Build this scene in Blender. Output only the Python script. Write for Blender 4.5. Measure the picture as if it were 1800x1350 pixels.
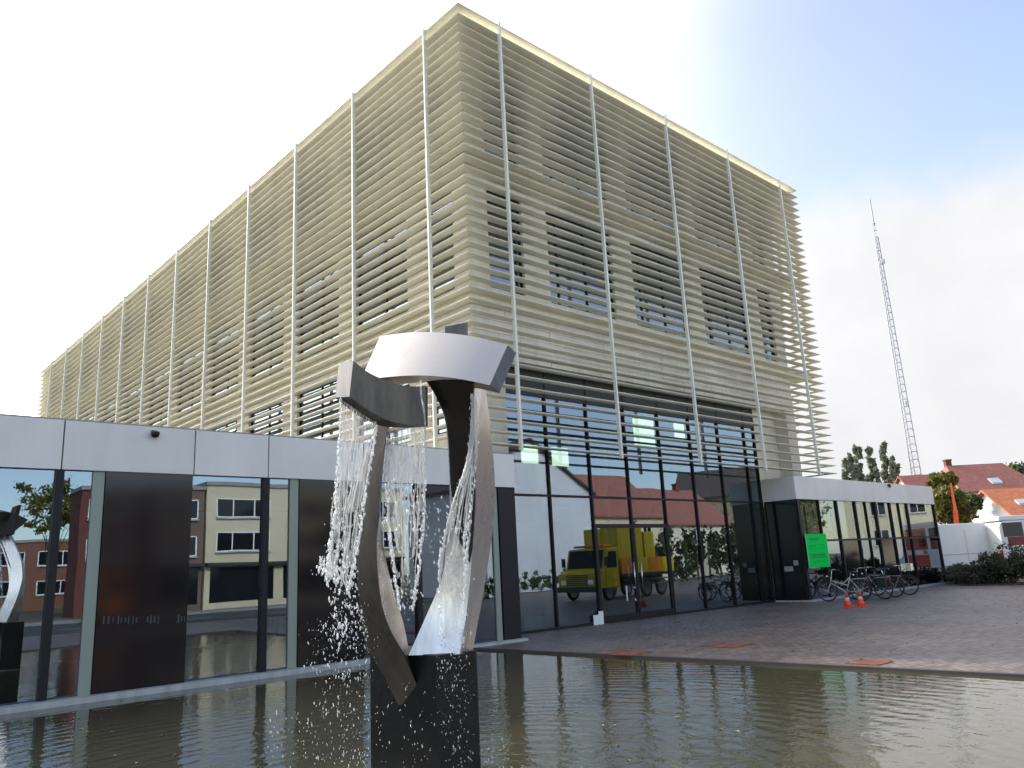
import bpy, bmesh, math, random
from mathutils import Vector, Matrix, noise
random.seed(7)
rad = math.radians
for o in list(bpy.data.objects): bpy.data.objects.remove(o)
scene = bpy.context.scene
COL = scene.collection

# ------------------------------------------------------------------ camera
FPX = 1382.0                                   # focal length in pixels of the 1800 px wide photograph
_r = [Vector((0.742, 0.117, 0.660)), Vector((-0.669, 0.202, 0.716)), Vector((-0.050, -0.972, 0.228))]
RX = Vector([v[0] for v in _r]).normalized()   # image right in the world
RZ = Vector([v[2] for v in _r]); RZ = (RZ - RZ.dot(RX) * RX).normalized()   # forward
RY = RZ.cross(RX).normalized()                 # image down
CAM = Vector((0, 0, 1.65))
cd = bpy.data.cameras.new('camera'); cam = bpy.data.objects.new('camera', cd); COL.objects.link(cam)
cd.sensor_width = 36; cd.lens = FPX / 1800 * 36; cd.clip_end = 3000; cd.clip_start = 0.05
m = Matrix((RX, -RY, -RZ)).transposed().to_4x4(); m.translation = CAM
cam.matrix_world = m
scene.camera = cam

def ray(px, py): return RX * ((px - 900) / FPX) + RY * ((py - 675) / FPX) + RZ
def at(px, py, d): return CAM + ray(px, py) * d                     # pixel at a known depth
def on_y(px, py, y): r = ray(px, py); return CAM + r * ((y - CAM.y) / r.y)
def on_z(px, py, z=0.0): r = ray(px, py); return CAM + r * ((z - CAM.z) / r.z)

# ------------------------------------------------------------------ world and sun
SUN = Vector((-0.08, 0.85, 0.52)).normalized()
w = bpy.data.worlds.new('World'); scene.world = w; w.use_nodes = True
nt = w.node_tree; nt.nodes.clear(); N = nt.nodes.new; LK = nt.links.new
def wmath(op, a, b=None, clamp=False):
    n = N('ShaderNodeMath'); n.operation = op; n.use_clamp = clamp
    for i, v in enumerate((a, b)):
        if v is None: continue
        if isinstance(v, (int, float)): n.inputs[i].default_value = v
        else: LK(v, n.inputs[i])
    return n.outputs[0]
def wdot(vec, v):
    n = N('ShaderNodeVectorMath'); n.operation = 'DOT_PRODUCT'; LK(vec, n.inputs[0]); n.inputs[1].default_value = v
    return n.outputs['Value']
def wsmooth(val, a, b):
    n = N('ShaderNodeMapRange'); n.interpolation_type = 'SMOOTHSTEP'
    LK(val, n.inputs[0]); n.inputs[1].default_value = a; n.inputs[2].default_value = b
    return n.outputs[0]
out = N('ShaderNodeOutputWorld'); sky = N('ShaderNodeTexSky'); sky.sky_type = 'NISHITA'; sky.sun_disc = False
sky.sun_elevation = math.asin(SUN.z); sky.sun_rotation = math.atan2(SUN.x, SUN.y)
sky.air_density = 1.0; sky.dust_density = 0.6; sky.ozone_density = 1.0; sky.altitude = 20
tc = N('ShaderNodeTexCoord'); nrm = N('ShaderNodeVectorMath'); nrm.operation = 'NORMALIZE'; LK(tc.outputs['Generated'], nrm.inputs[0])
dirv = nrm.outputs[0]
sep = N('ShaderNodeSeparateXYZ'); LK(dirv, sep.inputs[0])
def wnoise(scale, detail, rough=.55):
    n = N('ShaderNodeTexNoise'); LK(dirv, n.inputs['Vector']); n.inputs['Scale'].default_value = scale
    n.inputs['Detail'].default_value = detail; n.inputs['Roughness'].default_value = rough
    return n.outputs[0]
n1 = wnoise(3.1, 6); n2 = wnoise(1.6, 3)
sd = wdot(dirv, SUN)
veil = wsmooth(wmath('ADD', sd, wmath('MULTIPLY', wmath('SUBTRACT', n2, .5), .35)), 0.20, 0.92)     # bright thin cloud round the sun
top = wmath('ADD', 0.43, wmath('MULTIPLY', wmath('SUBTRACT', n1, .5), .40))
bank = wsmooth(wmath('SUBTRACT', top, sep.outputs[2]), -0.01, 0.09)                                   # cumulus bank low in the sky
bank = wmath('MULTIPLY', bank, wsmooth(wmath('ADD', sd, wmath('MULTIPLY', wmath('SUBTRACT', n2, .5), .4)), -0.15, 0.15))
mask = wmath('SUBTRACT', 1.0, wmath('MULTIPLY', wmath('SUBTRACT', 1.0, veil), wmath('SUBTRACT', 1.0, bank)), True)
hsv = N('ShaderNodeHueSaturation'); hsv.inputs['Saturation'].default_value = .80; hsv.inputs['Hue'].default_value = .507; LK(sky.outputs[0], hsv.inputs['Color'])
b1 = N('ShaderNodeBackground'); LK(hsv.outputs[0], b1.inputs[0]); b1.inputs[1].default_value = 0.15
b2 = N('ShaderNodeBackground'); b2.inputs[0].default_value = (.985, .985, 1.0, 1)
LK(wmath('ADD', wmath('ADD', 0.36, wmath('MULTIPLY', wnoise(5.5, 5), .16)), wmath('MULTIPLY', wmath('POWER', veil, 3.0), 2.2)), b2.inputs[1])
mx = N('ShaderNodeMixShader'); LK(mask, mx.inputs[0]); LK(b1.outputs[0], mx.inputs[1]); LK(b2.outputs[0], mx.inputs[2]); LK(mx.outputs[0], out.inputs[0])
sl = bpy.data.lights.new('sun', 'SUN'); sl.energy = 2.0; sl.angle = rad(3.0); sl.color = (1.0, .95, .86)
so = bpy.data.objects.new('sun', sl); COL.objects.link(so); so.rotation_euler = (-SUN).to_track_quat('-Z', 'Y').to_euler(); so.location = (-30, 40, 40)
scene.view_settings.view_transform = 'Standard'; scene.view_settings.look = 'None'
scene.view_settings.gamma = 1; scene.view_settings.use_curve_mapping = False
scene.view_settings.exposure = 1.1
scene.cycles.max_bounces = 10; scene.cycles.transparent_max_bounces = 24; scene.cycles.glossy_bounces = 5

# ------------------------------------------------------------------ materials
MATS = {}
def mat(name, col=(.5, .5, .5), rough=.6, metal=0.0, spec=.5, ior=1.5, var=0.0, vscale=3.0, bump=0.0, bscale=20.0, col2=None, vdetail=4):
    if name in MATS: return MATS[name]
    mt = bpy.data.materials.new(name); mt.use_nodes = True; t = mt.node_tree
    p = t.nodes['Principled BSDF']
    p.inputs['Base Color'].default_value = (*col, 1); p.inputs['Roughness'].default_value = rough
    p.inputs['Metallic'].default_value = metal; p.inputs['Specular IOR Level'].default_value = spec; p.inputs['IOR'].default_value = ior
    tcn = t.nodes.new('ShaderNodeTexCoord')
    if var or col2:
        n = t.nodes.new('ShaderNodeTexNoise'); n.inputs['Scale'].default_value = vscale; n.inputs['Detail'].default_value = vdetail
        t.links.new(tcn.outputs['Object'], n.inputs['Vector'])
        r = t.nodes.new('ShaderNodeValToRGB'); r.color_ramp.elements[0].position = .32; r.color_ramp.elements[1].position = .68
        c2 = col2 or tuple(min(1, c * (1 + var)) for c in col); c1 = col if col2 else tuple(c * (1 - var) for c in col)
        r.color_ramp.elements[0].color = (*c1, 1); r.color_ramp.elements[1].color = (*c2, 1)
        t.links.new(n.outputs[0], r.inputs[0]); t.links.new(r.outputs[0], p.inputs['Base Color'])
    if bump:
        n = t.nodes.new('ShaderNodeTexNoise'); n.inputs['Scale'].default_value = bscale; n.inputs['Detail'].default_value = 3
        t.links.new(tcn.outputs['Object'], n.inputs['Vector'])
        b = t.nodes.new('ShaderNodeBump'); b.inputs['Strength'].default_value = bump; b.inputs['Distance'].default_value = .02
        t.links.new(n.outputs[0], b.inputs['Height']); t.links.new(b.outputs[0], p.inputs['Normal'])
    MATS[name] = mt; return mt

def weather(mt, amount=.12, rnd=.0, scale=(2.5, 2.5, .22), rough=.0):     # rain streaks and a slight tone change from piece to piece
    t = mt.node_tree; p = t.nodes['Principled BSDF']; inp = p.inputs['Base Color']
    tcn = t.nodes.new('ShaderNodeTexCoord'); mp = t.nodes.new('ShaderNodeMapping'); mp.inputs['Scale'].default_value = scale; t.links.new(tcn.outputs['Object'], mp.inputs[0])
    n = t.nodes.new('ShaderNodeTexNoise'); n.inputs['Scale'].default_value = 1.6; n.inputs['Detail'].default_value = 6; n.inputs['Roughness'].default_value = .65; t.links.new(mp.outputs[0], n.inputs['Vector'])
    mr = t.nodes.new('ShaderNodeMapRange'); mr.inputs[1].default_value = .3; mr.inputs[2].default_value = .7; mr.inputs[3].default_value = 1 - amount; mr.inputs[4].default_value = 1 + amount * .5; t.links.new(n.outputs[0], mr.inputs[0])
    oi = t.nodes.new('ShaderNodeObjectInfo'); m2 = t.nodes.new('ShaderNodeMapRange'); m2.inputs[3].default_value = 1 - rnd; m2.inputs[4].default_value = 1 + rnd; t.links.new(oi.outputs['Random'], m2.inputs[0])
    mu = t.nodes.new('ShaderNodeMath'); mu.operation = 'MULTIPLY'; t.links.new(mr.outputs[0], mu.inputs[0]); t.links.new(m2.outputs[0], mu.inputs[1])
    hs = t.nodes.new('ShaderNodeHueSaturation'); t.links.new(mu.outputs[0], hs.inputs['Value'])
    if inp.is_linked: t.links.new(inp.links[0].from_socket, hs.inputs['Color'])
    else: hs.inputs['Color'].default_value = inp.default_value
    t.links.new(hs.outputs[0], inp)
    if rough:
        r2 = t.nodes.new('ShaderNodeMapRange'); r2.inputs[1].default_value = .3; r2.inputs[2].default_value = .7; b0 = p.inputs['Roughness'].default_value; r2.inputs[3].default_value = b0 + rough; r2.inputs[4].default_value = max(.02, b0 - rough)
        t.links.new(n.outputs[0], r2.inputs[0]); t.links.new(r2.outputs[0], p.inputs['Roughness'])
    return mt

def glass_mat(name, tint=(.30, .33, .32), refl=.20, rough=0.0, rcol=(.92, .96, 1.0), wav=.0):
    mt = bpy.data.materials.new(name); mt.use_nodes = True; t = mt.node_tree; t.nodes.clear()
    o = t.nodes.new('ShaderNodeOutputMaterial'); g = t.nodes.new('ShaderNodeBsdfGlossy'); g.inputs['Roughness'].default_value = rough
    g.inputs['Color'].default_value = (*rcol, 1)
    tr = t.nodes.new('ShaderNodeBsdfTransparent'); tr.inputs[0].default_value = (*tint, 1)
    lw = t.nodes.new('ShaderNodeLayerWeight'); f = t.nodes.new('ShaderNodeMath'); f.operation = 'POWER'; f.inputs[1].default_value = 4.0; t.links.new(lw.outputs['Facing'], f.inputs[0])
    ma = t.nodes.new('ShaderNodeMath'); ma.operation = 'MULTIPLY_ADD'; ma.inputs[1].default_value = 1 - refl; ma.inputs[2].default_value = refl
    t.links.new(f.outputs[0], ma.inputs[0])
    mxs = t.nodes.new('ShaderNodeMixShader'); t.links.new(ma.outputs[0], mxs.inputs[0]); t.links.new(tr.outputs[0], mxs.inputs[1]); t.links.new(g.outputs[0], mxs.inputs[2])
    if wav:
        tcn = t.nodes.new('ShaderNodeTexCoord'); n = t.nodes.new('ShaderNodeTexNoise'); n.inputs['Scale'].default_value = .8; n.inputs['Detail'].default_value = 1
        t.links.new(tcn.outputs['Object'], n.inputs['Vector'])
        b = t.nodes.new('ShaderNodeBump'); b.inputs['Strength'].default_value = wav; b.inputs['Distance'].default_value = .02
        t.links.new(n.outputs[0], b.inputs['Height']); t.links.new(b.outputs[0], g.inputs['Normal'])
    t.links.new(mxs.outputs[0], o.inputs[0]); MATS[name] = mt; return mt

def leaf_mat(name, a, b):
    mt = bpy.data.materials.new(name); mt.use_nodes = True; t = mt.node_tree; p = t.nodes['Principled BSDF']
    tcn = t.nodes.new('ShaderNodeTexCoord'); n = t.nodes.new('ShaderNodeTexNoise'); n.inputs['Scale'].default_value = 1.3; n.inputs['Detail'].default_value = 5
    t.links.new(tcn.outputs['Object'], n.inputs['Vector'])
    r = t.nodes.new('ShaderNodeValToRGB'); r.color_ramp.elements[0].position = .35; r.color_ramp.elements[1].position = .65
    r.color_ramp.elements[0].color = (*a, 1); r.color_ramp.elements[1].color = (*b, 1)
    t.links.new(n.outputs[0], r.inputs[0]); t.links.new(r.outputs[0], p.inputs['Base Color']); p.inputs['Roughness'].default_value = .6
    tl = t.nodes.new('ShaderNodeBsdfTranslucent'); t.links.new(r.outputs[0], tl.inputs[0])
    ms = t.nodes.new('ShaderNodeMixShader'); ms.inputs[0].default_value = .3
    t.links.new(p.outputs[0], ms.inputs[1]); t.links.new(tl.outputs[0], ms.inputs[2]); t.links.new(ms.outputs[0], t.nodes['Material Output'].inputs[0])
    MATS[name] = mt; return mt

BEIGE = mat('beige_coated_aluminium', (.80, .755, .60), .42, var=.05, vscale=.6)
FIN = mat('pale_fin', (.80, .77, .67), .55, var=.04, vscale=.8)
CLAD = mat('beige_cladding', (.74, .69, .57), .6, var=.10, vscale=.7)
CLAD2 = mat('pinkish_cladding', (.75, .68, .59), .6, var=.10, vscale=.9)
FASCIA = mat('light_grey_fascia', (.69, .65, .605), .5, var=.04, vscale=.5)
BLACKM = mat('black_frame', (.012, .012, .013), .5, spec=.25)
BLACKP = mat('black_glass_panel', (.010, .010, .012), .09, spec=.35)
GLASS = glass_mat('solar_glass', (.50, .54, .52), .19, rcol=(.70, .83, 1.0), wav=.05)
GLASS3 = glass_mat('clear_glass', (.80, .84, .80), .06, wav=.012)
GLASS2 = glass_mat('window_glass', (.36, .40, .40), .25, rcol=(.72, .85, 1.0))
SILL = mat('pale_concrete', (.42, .42, .40), .7, var=.12, vscale=2, bump=.1)
INT = mat('interior_wall', (.30, .28, .24), .8, var=.1)
INTD = mat('interior_dark', (.055, .055, .05), .8)
INTF = mat('interior_floor', (.10, .09, .08), .35)
STRIP = mat('pale_green_jamb', (.26, .29, .23), .5)
ROOFM = mat('roof_gravel', (.28, .27, .25), .9, var=.1)
STEEL = mat('brushed_steel', (.55, .53, .52), .28, 1.0, var=.04, vscale=2)
STEELD = mat('steel_with_dark_reflection', (.125, .115, .105), .42, .8, var=.08, vscale=3)
GRANITE = mat('black_granite', (.010, .0095, .009), .28, spec=.3, var=.4, vscale=40)
CORTEN = mat('rust_plate', (.21, .065, .028), .8, var=.25, vscale=5)
ORANGE = mat('orange_plastic', (.80, .085, .025), .45)
WHITEP = mat('white_paint', (.78, .78, .76), .35)
REDP = mat('red_paint', (.48, .02, .018), .35)
YELP = mat('yellow_paint', (.62, .46, .015), .4, var=.05)
ORGP = mat('orange_paint', (.72, .25, .01), .4)
RUBBER = mat('tyre_rubber', (.018, .018, .018), .75)
CHROME = mat('bright_metal', (.72, .72, .72), .2, 1.0)
DARKP = mat('dark_plastic', (.03, .03, .033), .5)
LAMPR = mat('red_lamp', (.5, .01, .01), .2)
GREENP = mat('green_poster', (.0, .66, .09), .8, spec=.1)
GREEND = mat('green_print', (.0, .16, .03), .7)
CREAM = mat('cream_reflection', (.66, .62, .47), .8, var=.05)
PATT = mat('mottled_reflection', (.20, .13, .06), .85, col2=(.58, .48, .31), vscale=7, vdetail=5)
CANV = mat('grey_cloth', (.22, .2, .2), .8)
BEIGEB = mat('beige_render', (.60, .52, .36), .8, var=.06, vscale=.5)
WHITEB = mat('white_render', (.58, .58, .60), .8, var=.05, vscale=.5)
TANB = mat('tan_render', (.62, .50, .35), .8, var=.06, vscale=.5)
BRICKR = mat('red_brick', (.13, .04, .03), .85, var=.2, vscale=8)
BRICKB = mat('brown_brick', (.16, .11, .08), .85, var=.2, vscale=8)
TILER = mat('red_roof_tile', (.27, .10, .075), .75, var=.18, vscale=2.5, bump=.4, bscale=8)
TILEO = mat('orange_roof_tile', (.50, .16, .065), .75, var=.14, vscale=2.5, bump=.4, bscale=8)
TILED = mat('dark_roof_tile', (.075, .055, .05), .75, var=.2, vscale=2.5)
BARK = mat('bark', (.07, .05, .035), .9, var=.25, vscale=6)
MASTM = mat('galvanised_mast', (.42, .43, .45), .5)
L_YEL = leaf_mat('leaf_yellow_green', (.06, .075, .012), (.22, .19, .025))
L_GRN = leaf_mat('leaf_green', (.035, .065, .015), (.085, .12, .03))
L_POP = leaf_mat('leaf_poplar', (.15, .17, .11), (.28, .30, .21))
L_HED = leaf_mat('leaf_hedge', (.022, .035, .014), (.06, .075, .032))
L_GRY = leaf_mat('leaf_grey_shrub', (.05, .06, .035), (.12, .125, .085))

weather(BEIGE, .10, .05, (1.5, 1.5, 1.5)); weather(CLAD, .12, .07); weather(CLAD2, .12, .07); weather(FASCIA, .07, .03, (1.2, 1.2, .35)); weather(FIN, .10, .04)
weather(STEEL, .22, 0, (5, 5, .8), .10); weather(STEELD, .30, 0, (5, 5, .8), .10); weather(WHITEP, .06); weather(YELP, .25); weather(SILL, .2); weather(TILER, .2, 0, (3, 3, 3)); weather(TILEO, .2, 0, (3, 3, 3)); weather(CORTEN, .4, .1, (3, 3, 3))
# ------------------------------------------------------------------ mesh helpers
WM = {}
class MB:
    def __init__(s): s.v = []; s.f = []
    def quad(s, a, b, c, d): i = len(s.v); s.v += [a, b, c, d]; s.f.append((i, i + 1, i + 2, i + 3))
    def box(s, x0, x1, y0, y1, z0, z1):
        i = len(s.v)
        s.v += [(x0, y0, z0), (x1, y0, z0), (x1, y1, z0), (x0, y1, z0), (x0, y0, z1), (x1, y0, z1), (x1, y1, z1), (x0, y1, z1)]
        s.f += [tuple(i + k for k in q) for q in ((0, 3, 2, 1), (4, 5, 6, 7), (0, 1, 5, 4), (1, 2, 6, 5), (2, 3, 7, 6), (3, 0, 4, 7))]
        return s
    def hexa(s, p):                              # 8 corners: bottom ring then top ring
        i = len(s.v); s.v += [tuple(q) for q in p]
        s.f += [tuple(i + k for k in q) for q in ((0, 3, 2, 1), (4, 5, 6, 7), (0, 1, 5, 4), (1, 2, 6, 5), (2, 3, 7, 6), (3, 0, 4, 7))]
        return s
    def prism(s, poly, axis, a, b):              # polygon (2D) extruded along an axis from a to b
        i = len(s.v); n = len(poly)
        for t in (a, b):
            for (p, q) in poly:
                s.v.append((t, p, q) if axis == 'x' else (p, t, q) if axis == 'y' else (p, q, t))
        s.f.append(tuple(i + k for k in range(n))[::-1]); s.f.append(tuple(i + n + k for k in range(n)))
        for k in range(n): s.f.append((i + k, i + (k + 1) % n, i + n + (k + 1) % n, i + n + k))
        return s
    def tube(s, a, b, r, r2=None, n=8, caps=True):
        a = Vector(a); b = Vector(b); d = (b - a)
        if d.length < 1e-6: return s
        d.normalize(); u = d.orthogonal().normalized(); v = d.cross(u); i = len(s.v); r2 = r if r2 is None else r2
        for (c, rr) in ((a, r), (b, r2)):
            for k in range(n): t = 2 * math.pi * k / n; s.v.append(tuple(c + (u * math.cos(t) + v * math.sin(t)) * rr))
        for k in range(n): s.f.append((i + k, i + (k + 1) % n, i + n + (k + 1) % n, i + n + k))
        if caps: s.f.append(tuple(i + k for k in range(n))[::-1]); s.f.append(tuple(i + n + k for k in range(n)))
        return s
    def path(s, pts, r, n=8):
        for a, b in zip(pts, pts[1:]): s.tube(a, b, r, n=n)
        return s
    def torus(s, c, R, r, axis='y', n=28, m=8):
        c = Vector(c); i = len(s.v)
        for a in range(n):
            t = 2 * math.pi * a / n
            for b in range(m):
                q = 2 * math.pi * b / m; rr = R + r * math.cos(q); h = r * math.sin(q)
                p = (rr * math.cos(t), h, rr * math.sin(t)) if axis == 'y' else (h, rr * math.cos(t), rr * math.sin(t)) if axis == 'x' else (rr * math.cos(t), rr * math.sin(t), h)
                s.v.append(tuple(c + Vector(p)))
        for a in range(n):
            for b in range(m): s.f.append((i + a * m + b, i + ((a + 1) % n) * m + b, i + ((a + 1) % n) * m + (b + 1) % m, i + a * m + (b + 1) % m))
        return s
    def lathe(s, prof, c=(0, 0, 0), n=20):
        i = len(s.v); c = Vector(c)
        for (r, z) in prof:
            for k in range(n): t = 2 * math.pi * k / n; s.v.append((c.x + r * math.cos(t), c.y + r * math.sin(t), c.z + z))
        for a in range(len(prof) - 1):
            for k in range(n): s.f.append((i + a * n + k, i + a * n + (k + 1) % n, i + (a + 1) * n + (k + 1) % n, i + (a + 1) * n + k))
        s.f.append(tuple(i + k for k in range(n))[::-1]); s.f.append(tuple(i + (len(prof) - 1) * n + k for k in range(n)))
        return s
    def mesh(s, name, material, smooth=False, bevel=0):
        me = bpy.data.meshes.new(name); me.from_pydata([tuple(v) for v in s.v], [], s.f)
        bm = bmesh.new(); bm.from_mesh(me)
        if bevel:
            bmesh.ops.remove_doubles(bm, verts=bm.verts, dist=1e-5)
            bmesh.ops.bevel(bm, geom=[e for e in bm.edges if len(e.link_faces) == 2 and e.calc_face_angle(0) > .5], offset=bevel, segments=2, profile=.6, affect='EDGES')
        bmesh.ops.recalc_face_normals(bm, faces=bm.faces); bm.to_mesh(me); bm.free()
        me.materials.append(material)
        if smooth:
            for p in me.polygons: p.use_smooth = True
        return me
    def build(s, name, material, parent=None, smooth=False, bevel=0):
        return link(name, s.mesh(name, material, smooth, bevel), parent)
def link(name, me, parent=None, loc=(0, 0, 0)):
    o = bpy.data.objects.new(name, me); COL.objects.link(o); o.location = loc; WM[o] = Matrix.Translation(loc)
    if parent is not None:
        o.parent = parent; o.matrix_parent_inverse = WM[parent].inverted()
    return o
def tag(o, label, cat, group=None):
    o['label'] = label; o['category'] = cat
    if group: o['group'] = group
    return o
def thing(name, label, cat, loc=(0, 0, 0), group=None):
    o = bpy.data.objects.new(name, None); COL.objects.link(o); o.location = loc; o.empty_display_size = .3
    WM[o] = Matrix.Translation(loc); return tag(o, label, cat, group)
def struct(o): o['kind'] = 'structure'; return o
def stuff(o): o['kind'] = 'stuff'; return o
def copy_tree(o, parent=None):
    c = o.copy(); COL.objects.link(c); c.parent = parent
    for ch in list(o.children): copy_tree(ch, c)
    return c
def place(o, loc, rz=0, label=None):
    o.location = loc; o.rotation_euler = (0, 0, rz)
    if label: o['label'] = label
    return o

# ------------------------------------------------------------------ ground, plaza, pool, street
PLX = [(11.32, 14.6), (11.95, 2.6), (12.1, .4)]           # right-hand pool edge
g = MB(); g.quad((-900, -900, -.30), (900, -900, -.30), (900, 900, -.30), (-900, 900, -.30))
struct(g.build('ground', mat('earth_and_grass', (.07, .075, .04), .95, col2=(.12, .10, .065), vscale=.15)))
def setts():
    mt = bpy.data.materials.new('brown_setts'); mt.use_nodes = True; t = mt.node_tree; p = t.nodes['Principled BSDF']
    tcn = t.nodes.new('ShaderNodeTexCoord')
    mp = t.nodes.new('ShaderNodeMapping'); mp.inputs['Rotation'].default_value = (0, 0, rad(8)); t.links.new(tcn.outputs['Object'], mp.inputs[0])
    br = t.nodes.new('ShaderNodeTexBrick'); br.inputs['Scale'].default_value = 1; br.inputs['Brick Width'].default_value = .21; br.inputs['Row Height'].default_value = .105
    br.inputs['Mortar Size'].default_value = .008; br.inputs['Color1'].default_value = (.130, .092, .074, 1); br.inputs['Color2'].default_value = (.245, .190, .165, 1)
    br.inputs['Mortar'].default_value = (.055, .046, .040, 1); br.inputs['Bias'].default_value = -.1
    t.links.new(mp.outputs[0], br.inputs['Vector'])
    n = t.nodes.new('ShaderNodeTexNoise'); n.inputs['Scale'].default_value = .55; n.inputs['Detail'].default_value = 6; t.links.new(tcn.outputs['Object'], n.inputs['Vector'])
    mr = t.nodes.new('ShaderNodeMapRange'); mr.inputs[1].default_value = .3; mr.inputs[2].default_value = .7; mr.inputs[3].default_value = .78; mr.inputs[4].default_value = 1.22
    t.links.new(n.outputs[0], mr.inputs[0])
    hs = t.nodes.new('ShaderNodeHueSaturation'); t.links.new(br.outputs[0], hs.inputs['Color']); t.links.new(mr.outputs[0], hs.inputs['Value'])
    t.links.new(hs.outputs[0], p.inputs['Base Color']); p.inputs['Roughness'].default_value = .48
    n2_ = t.nodes.new('ShaderNodeTexNoise'); n2_.inputs['Scale'].default_value = 14; t.links.new(tcn.outputs['Object'], n2_.inputs['Vector'])
    ad = t.nodes.new('ShaderNodeMath'); ad.operation = 'MULTIPLY_ADD'; ad.inputs[1].default_value = -1.0
    t.links.new(br.outputs['Fac'], ad.inputs[0]); t.links.new(n2_.outputs[0], ad.inputs[2])
    b = t.nodes.new('ShaderNodeBump'); b.inputs['Strength'].default_value = .6; b.inputs['Distance'].default_value = .012
    t.links.new(ad.outputs[0], b.inputs['Height']); t.links.new(b.outputs[0], p.inputs['Normal'])
    return mt
SETT = setts()
pl = MB(); poly = [(x + .12, y) for x, y in PLX] + [(12.2, -8), (62, -8), (62, 40), (11.4, 40)]
pl.prism(poly, 'z', -.29, 0); struct(pl.build('plaza_paving', SETT))
pv = MB(); pv.prism([(-30, -8), (12.19, -8), (12.21, .28), (-30, .28)], 'z', -.29, 0); struct(pv.build('pavement', SETT))
ke = MB()
for a, b in zip(PLX, PLX[1:]): ke.prism([a, (a[0] + .118, a[1]), (b[0] + .118, b[1]), b], 'z', -.28, .006)
ke.box(-30, 12.09, .285, .39, -.28, .006); struct(ke.build('pool_kerb', mat('dark_stone_kerb', (.065, .055, .048), .5, var=.15)))
rdm = MB(); rdm.quad((-120, -22, -.12), (160, -22, -.12), (160, -8.004, -.12), (-120, -8.004, -.12)); struct(rdm.build('road', mat('asphalt', (.055, .055, .057), .85, var=.15, vscale=.6, bump=.2, bscale=60)))
rk = MB(); rk.box(-120, 160, -24.5, -22, -.29, .0); struct(rk.build('far_pavement', mat('grey_slabs', (.24, .23, .21), .8, var=.1)))
rl = MB()
for k in range(30): rl.quad((-60 + k * 5, -15.1, -.116), (-57.5 + k * 5, -15.1, -.116), (-57.5 + k * 5, -14.95, -.116), (-60 + k * 5, -14.95, -.116))
struct(rl.build('road_marking', WHITEP))
pf = MB(); pf.prism([(-30, .40), (12.09, .40), (11.94, 2.6), (11.31, 14.6), (-30, 14.6)], 'z', -.28, -.19)
struct(pf.build('pool_floor', mat('pool_floor_stone', (.05, .05, .03), .8, var=.3, vscale=1.5)))
def water_mat():
    mt = bpy.data.materials.new('pool_water'); mt.use_nodes = True; t = mt.node_tree; p = t.nodes['Principled BSDF']
    p.inputs['Base Color'].default_value = (.060, .055, .030, 1); p.inputs['Roughness'].default_value = .035; p.inputs['IOR'].default_value = 1.6
    tcn = t.nodes.new('ShaderNodeTexCoord')
    n1_ = t.nodes.new('ShaderNodeTexNoise'); n1_.inputs['Scale'].default_value = 3.2; n1_.inputs['Detail'].default_value = 3; n1_.inputs['Distortion'].default_value = .6
    n2_ = t.nodes.new('ShaderNodeTexNoise'); n2_.inputs['Scale'].default_value = 13; n2_.inputs['Detail'].default_value = 2
    for n in (n1_, n2_): t.links.new(tcn.outputs['Object'], n.inputs['Vector'])
    wv = t.nodes.new('ShaderNodeTexWave'); wv.wave_type = 'RINGS'; wv.rings_direction = 'Z'; wv.inputs['Scale'].default_value = 1.15; wv.inputs['Distortion'].default_value = 5; wv.inputs['Detail'].default_value = 2; wv.inputs['Detail Scale'].default_value = 1.2
    mp = t.nodes.new('ShaderNodeMapping'); mp.inputs['Location'].default_value = (-4.0, -5.2, 0); t.links.new(tcn.outputs['Object'], mp.inputs[0]); t.links.new(mp.outputs[0], wv.inputs['Vector'])
    # ripples die away from the fountain
    ln = t.nodes.new('ShaderNodeVectorMath'); ln.operation = 'LENGTH'; t.links.new(mp.outputs[0], ln.inputs[0])
    mr = t.nodes.new('ShaderNodeMapRange'); mr.inputs[1].default_value = .5; mr.inputs[2].default_value = 9; mr.inputs[3].default_value = .30; mr.inputs[4].default_value = .055
    t.links.new(ln.outputs['Value'], mr.inputs[0])
    a1 = t.nodes.new('ShaderNodeMath'); a1.operation = 'MULTIPLY_ADD'; a1.inputs[1].default_value = .35; t.links.new(n2_.outputs[0], a1.inputs[0]); t.links.new(n1_.outputs[0], a1.inputs[2])
    a2 = t.nodes.new('ShaderNodeMath'); a2.operation = 'MULTIPLY_ADD'; a2.inputs[1].default_value = .30; t.links.new(wv.outputs[1], a2.inputs[0]); t.links.new(a1.outputs[0], a2.inputs[2])
    b = t.nodes.new('ShaderNodeBump'); b.inputs['Distance'].default_value = .035; t.links.new(mr.outputs[0], b.inputs['Strength'])
    t.links.new(a2.outputs[0], b.inputs['Height']); t.links.new(b.outputs[0], p.inputs['Normal'])
    return mt
wt = MB(); wt.quad((-30, .392, -.035), (12.095, .392, -.035), (11.325, 14.5, -.035), (-30, 14.5, -.035))
struct(wt.build('pool_water', water_mat()))

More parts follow.
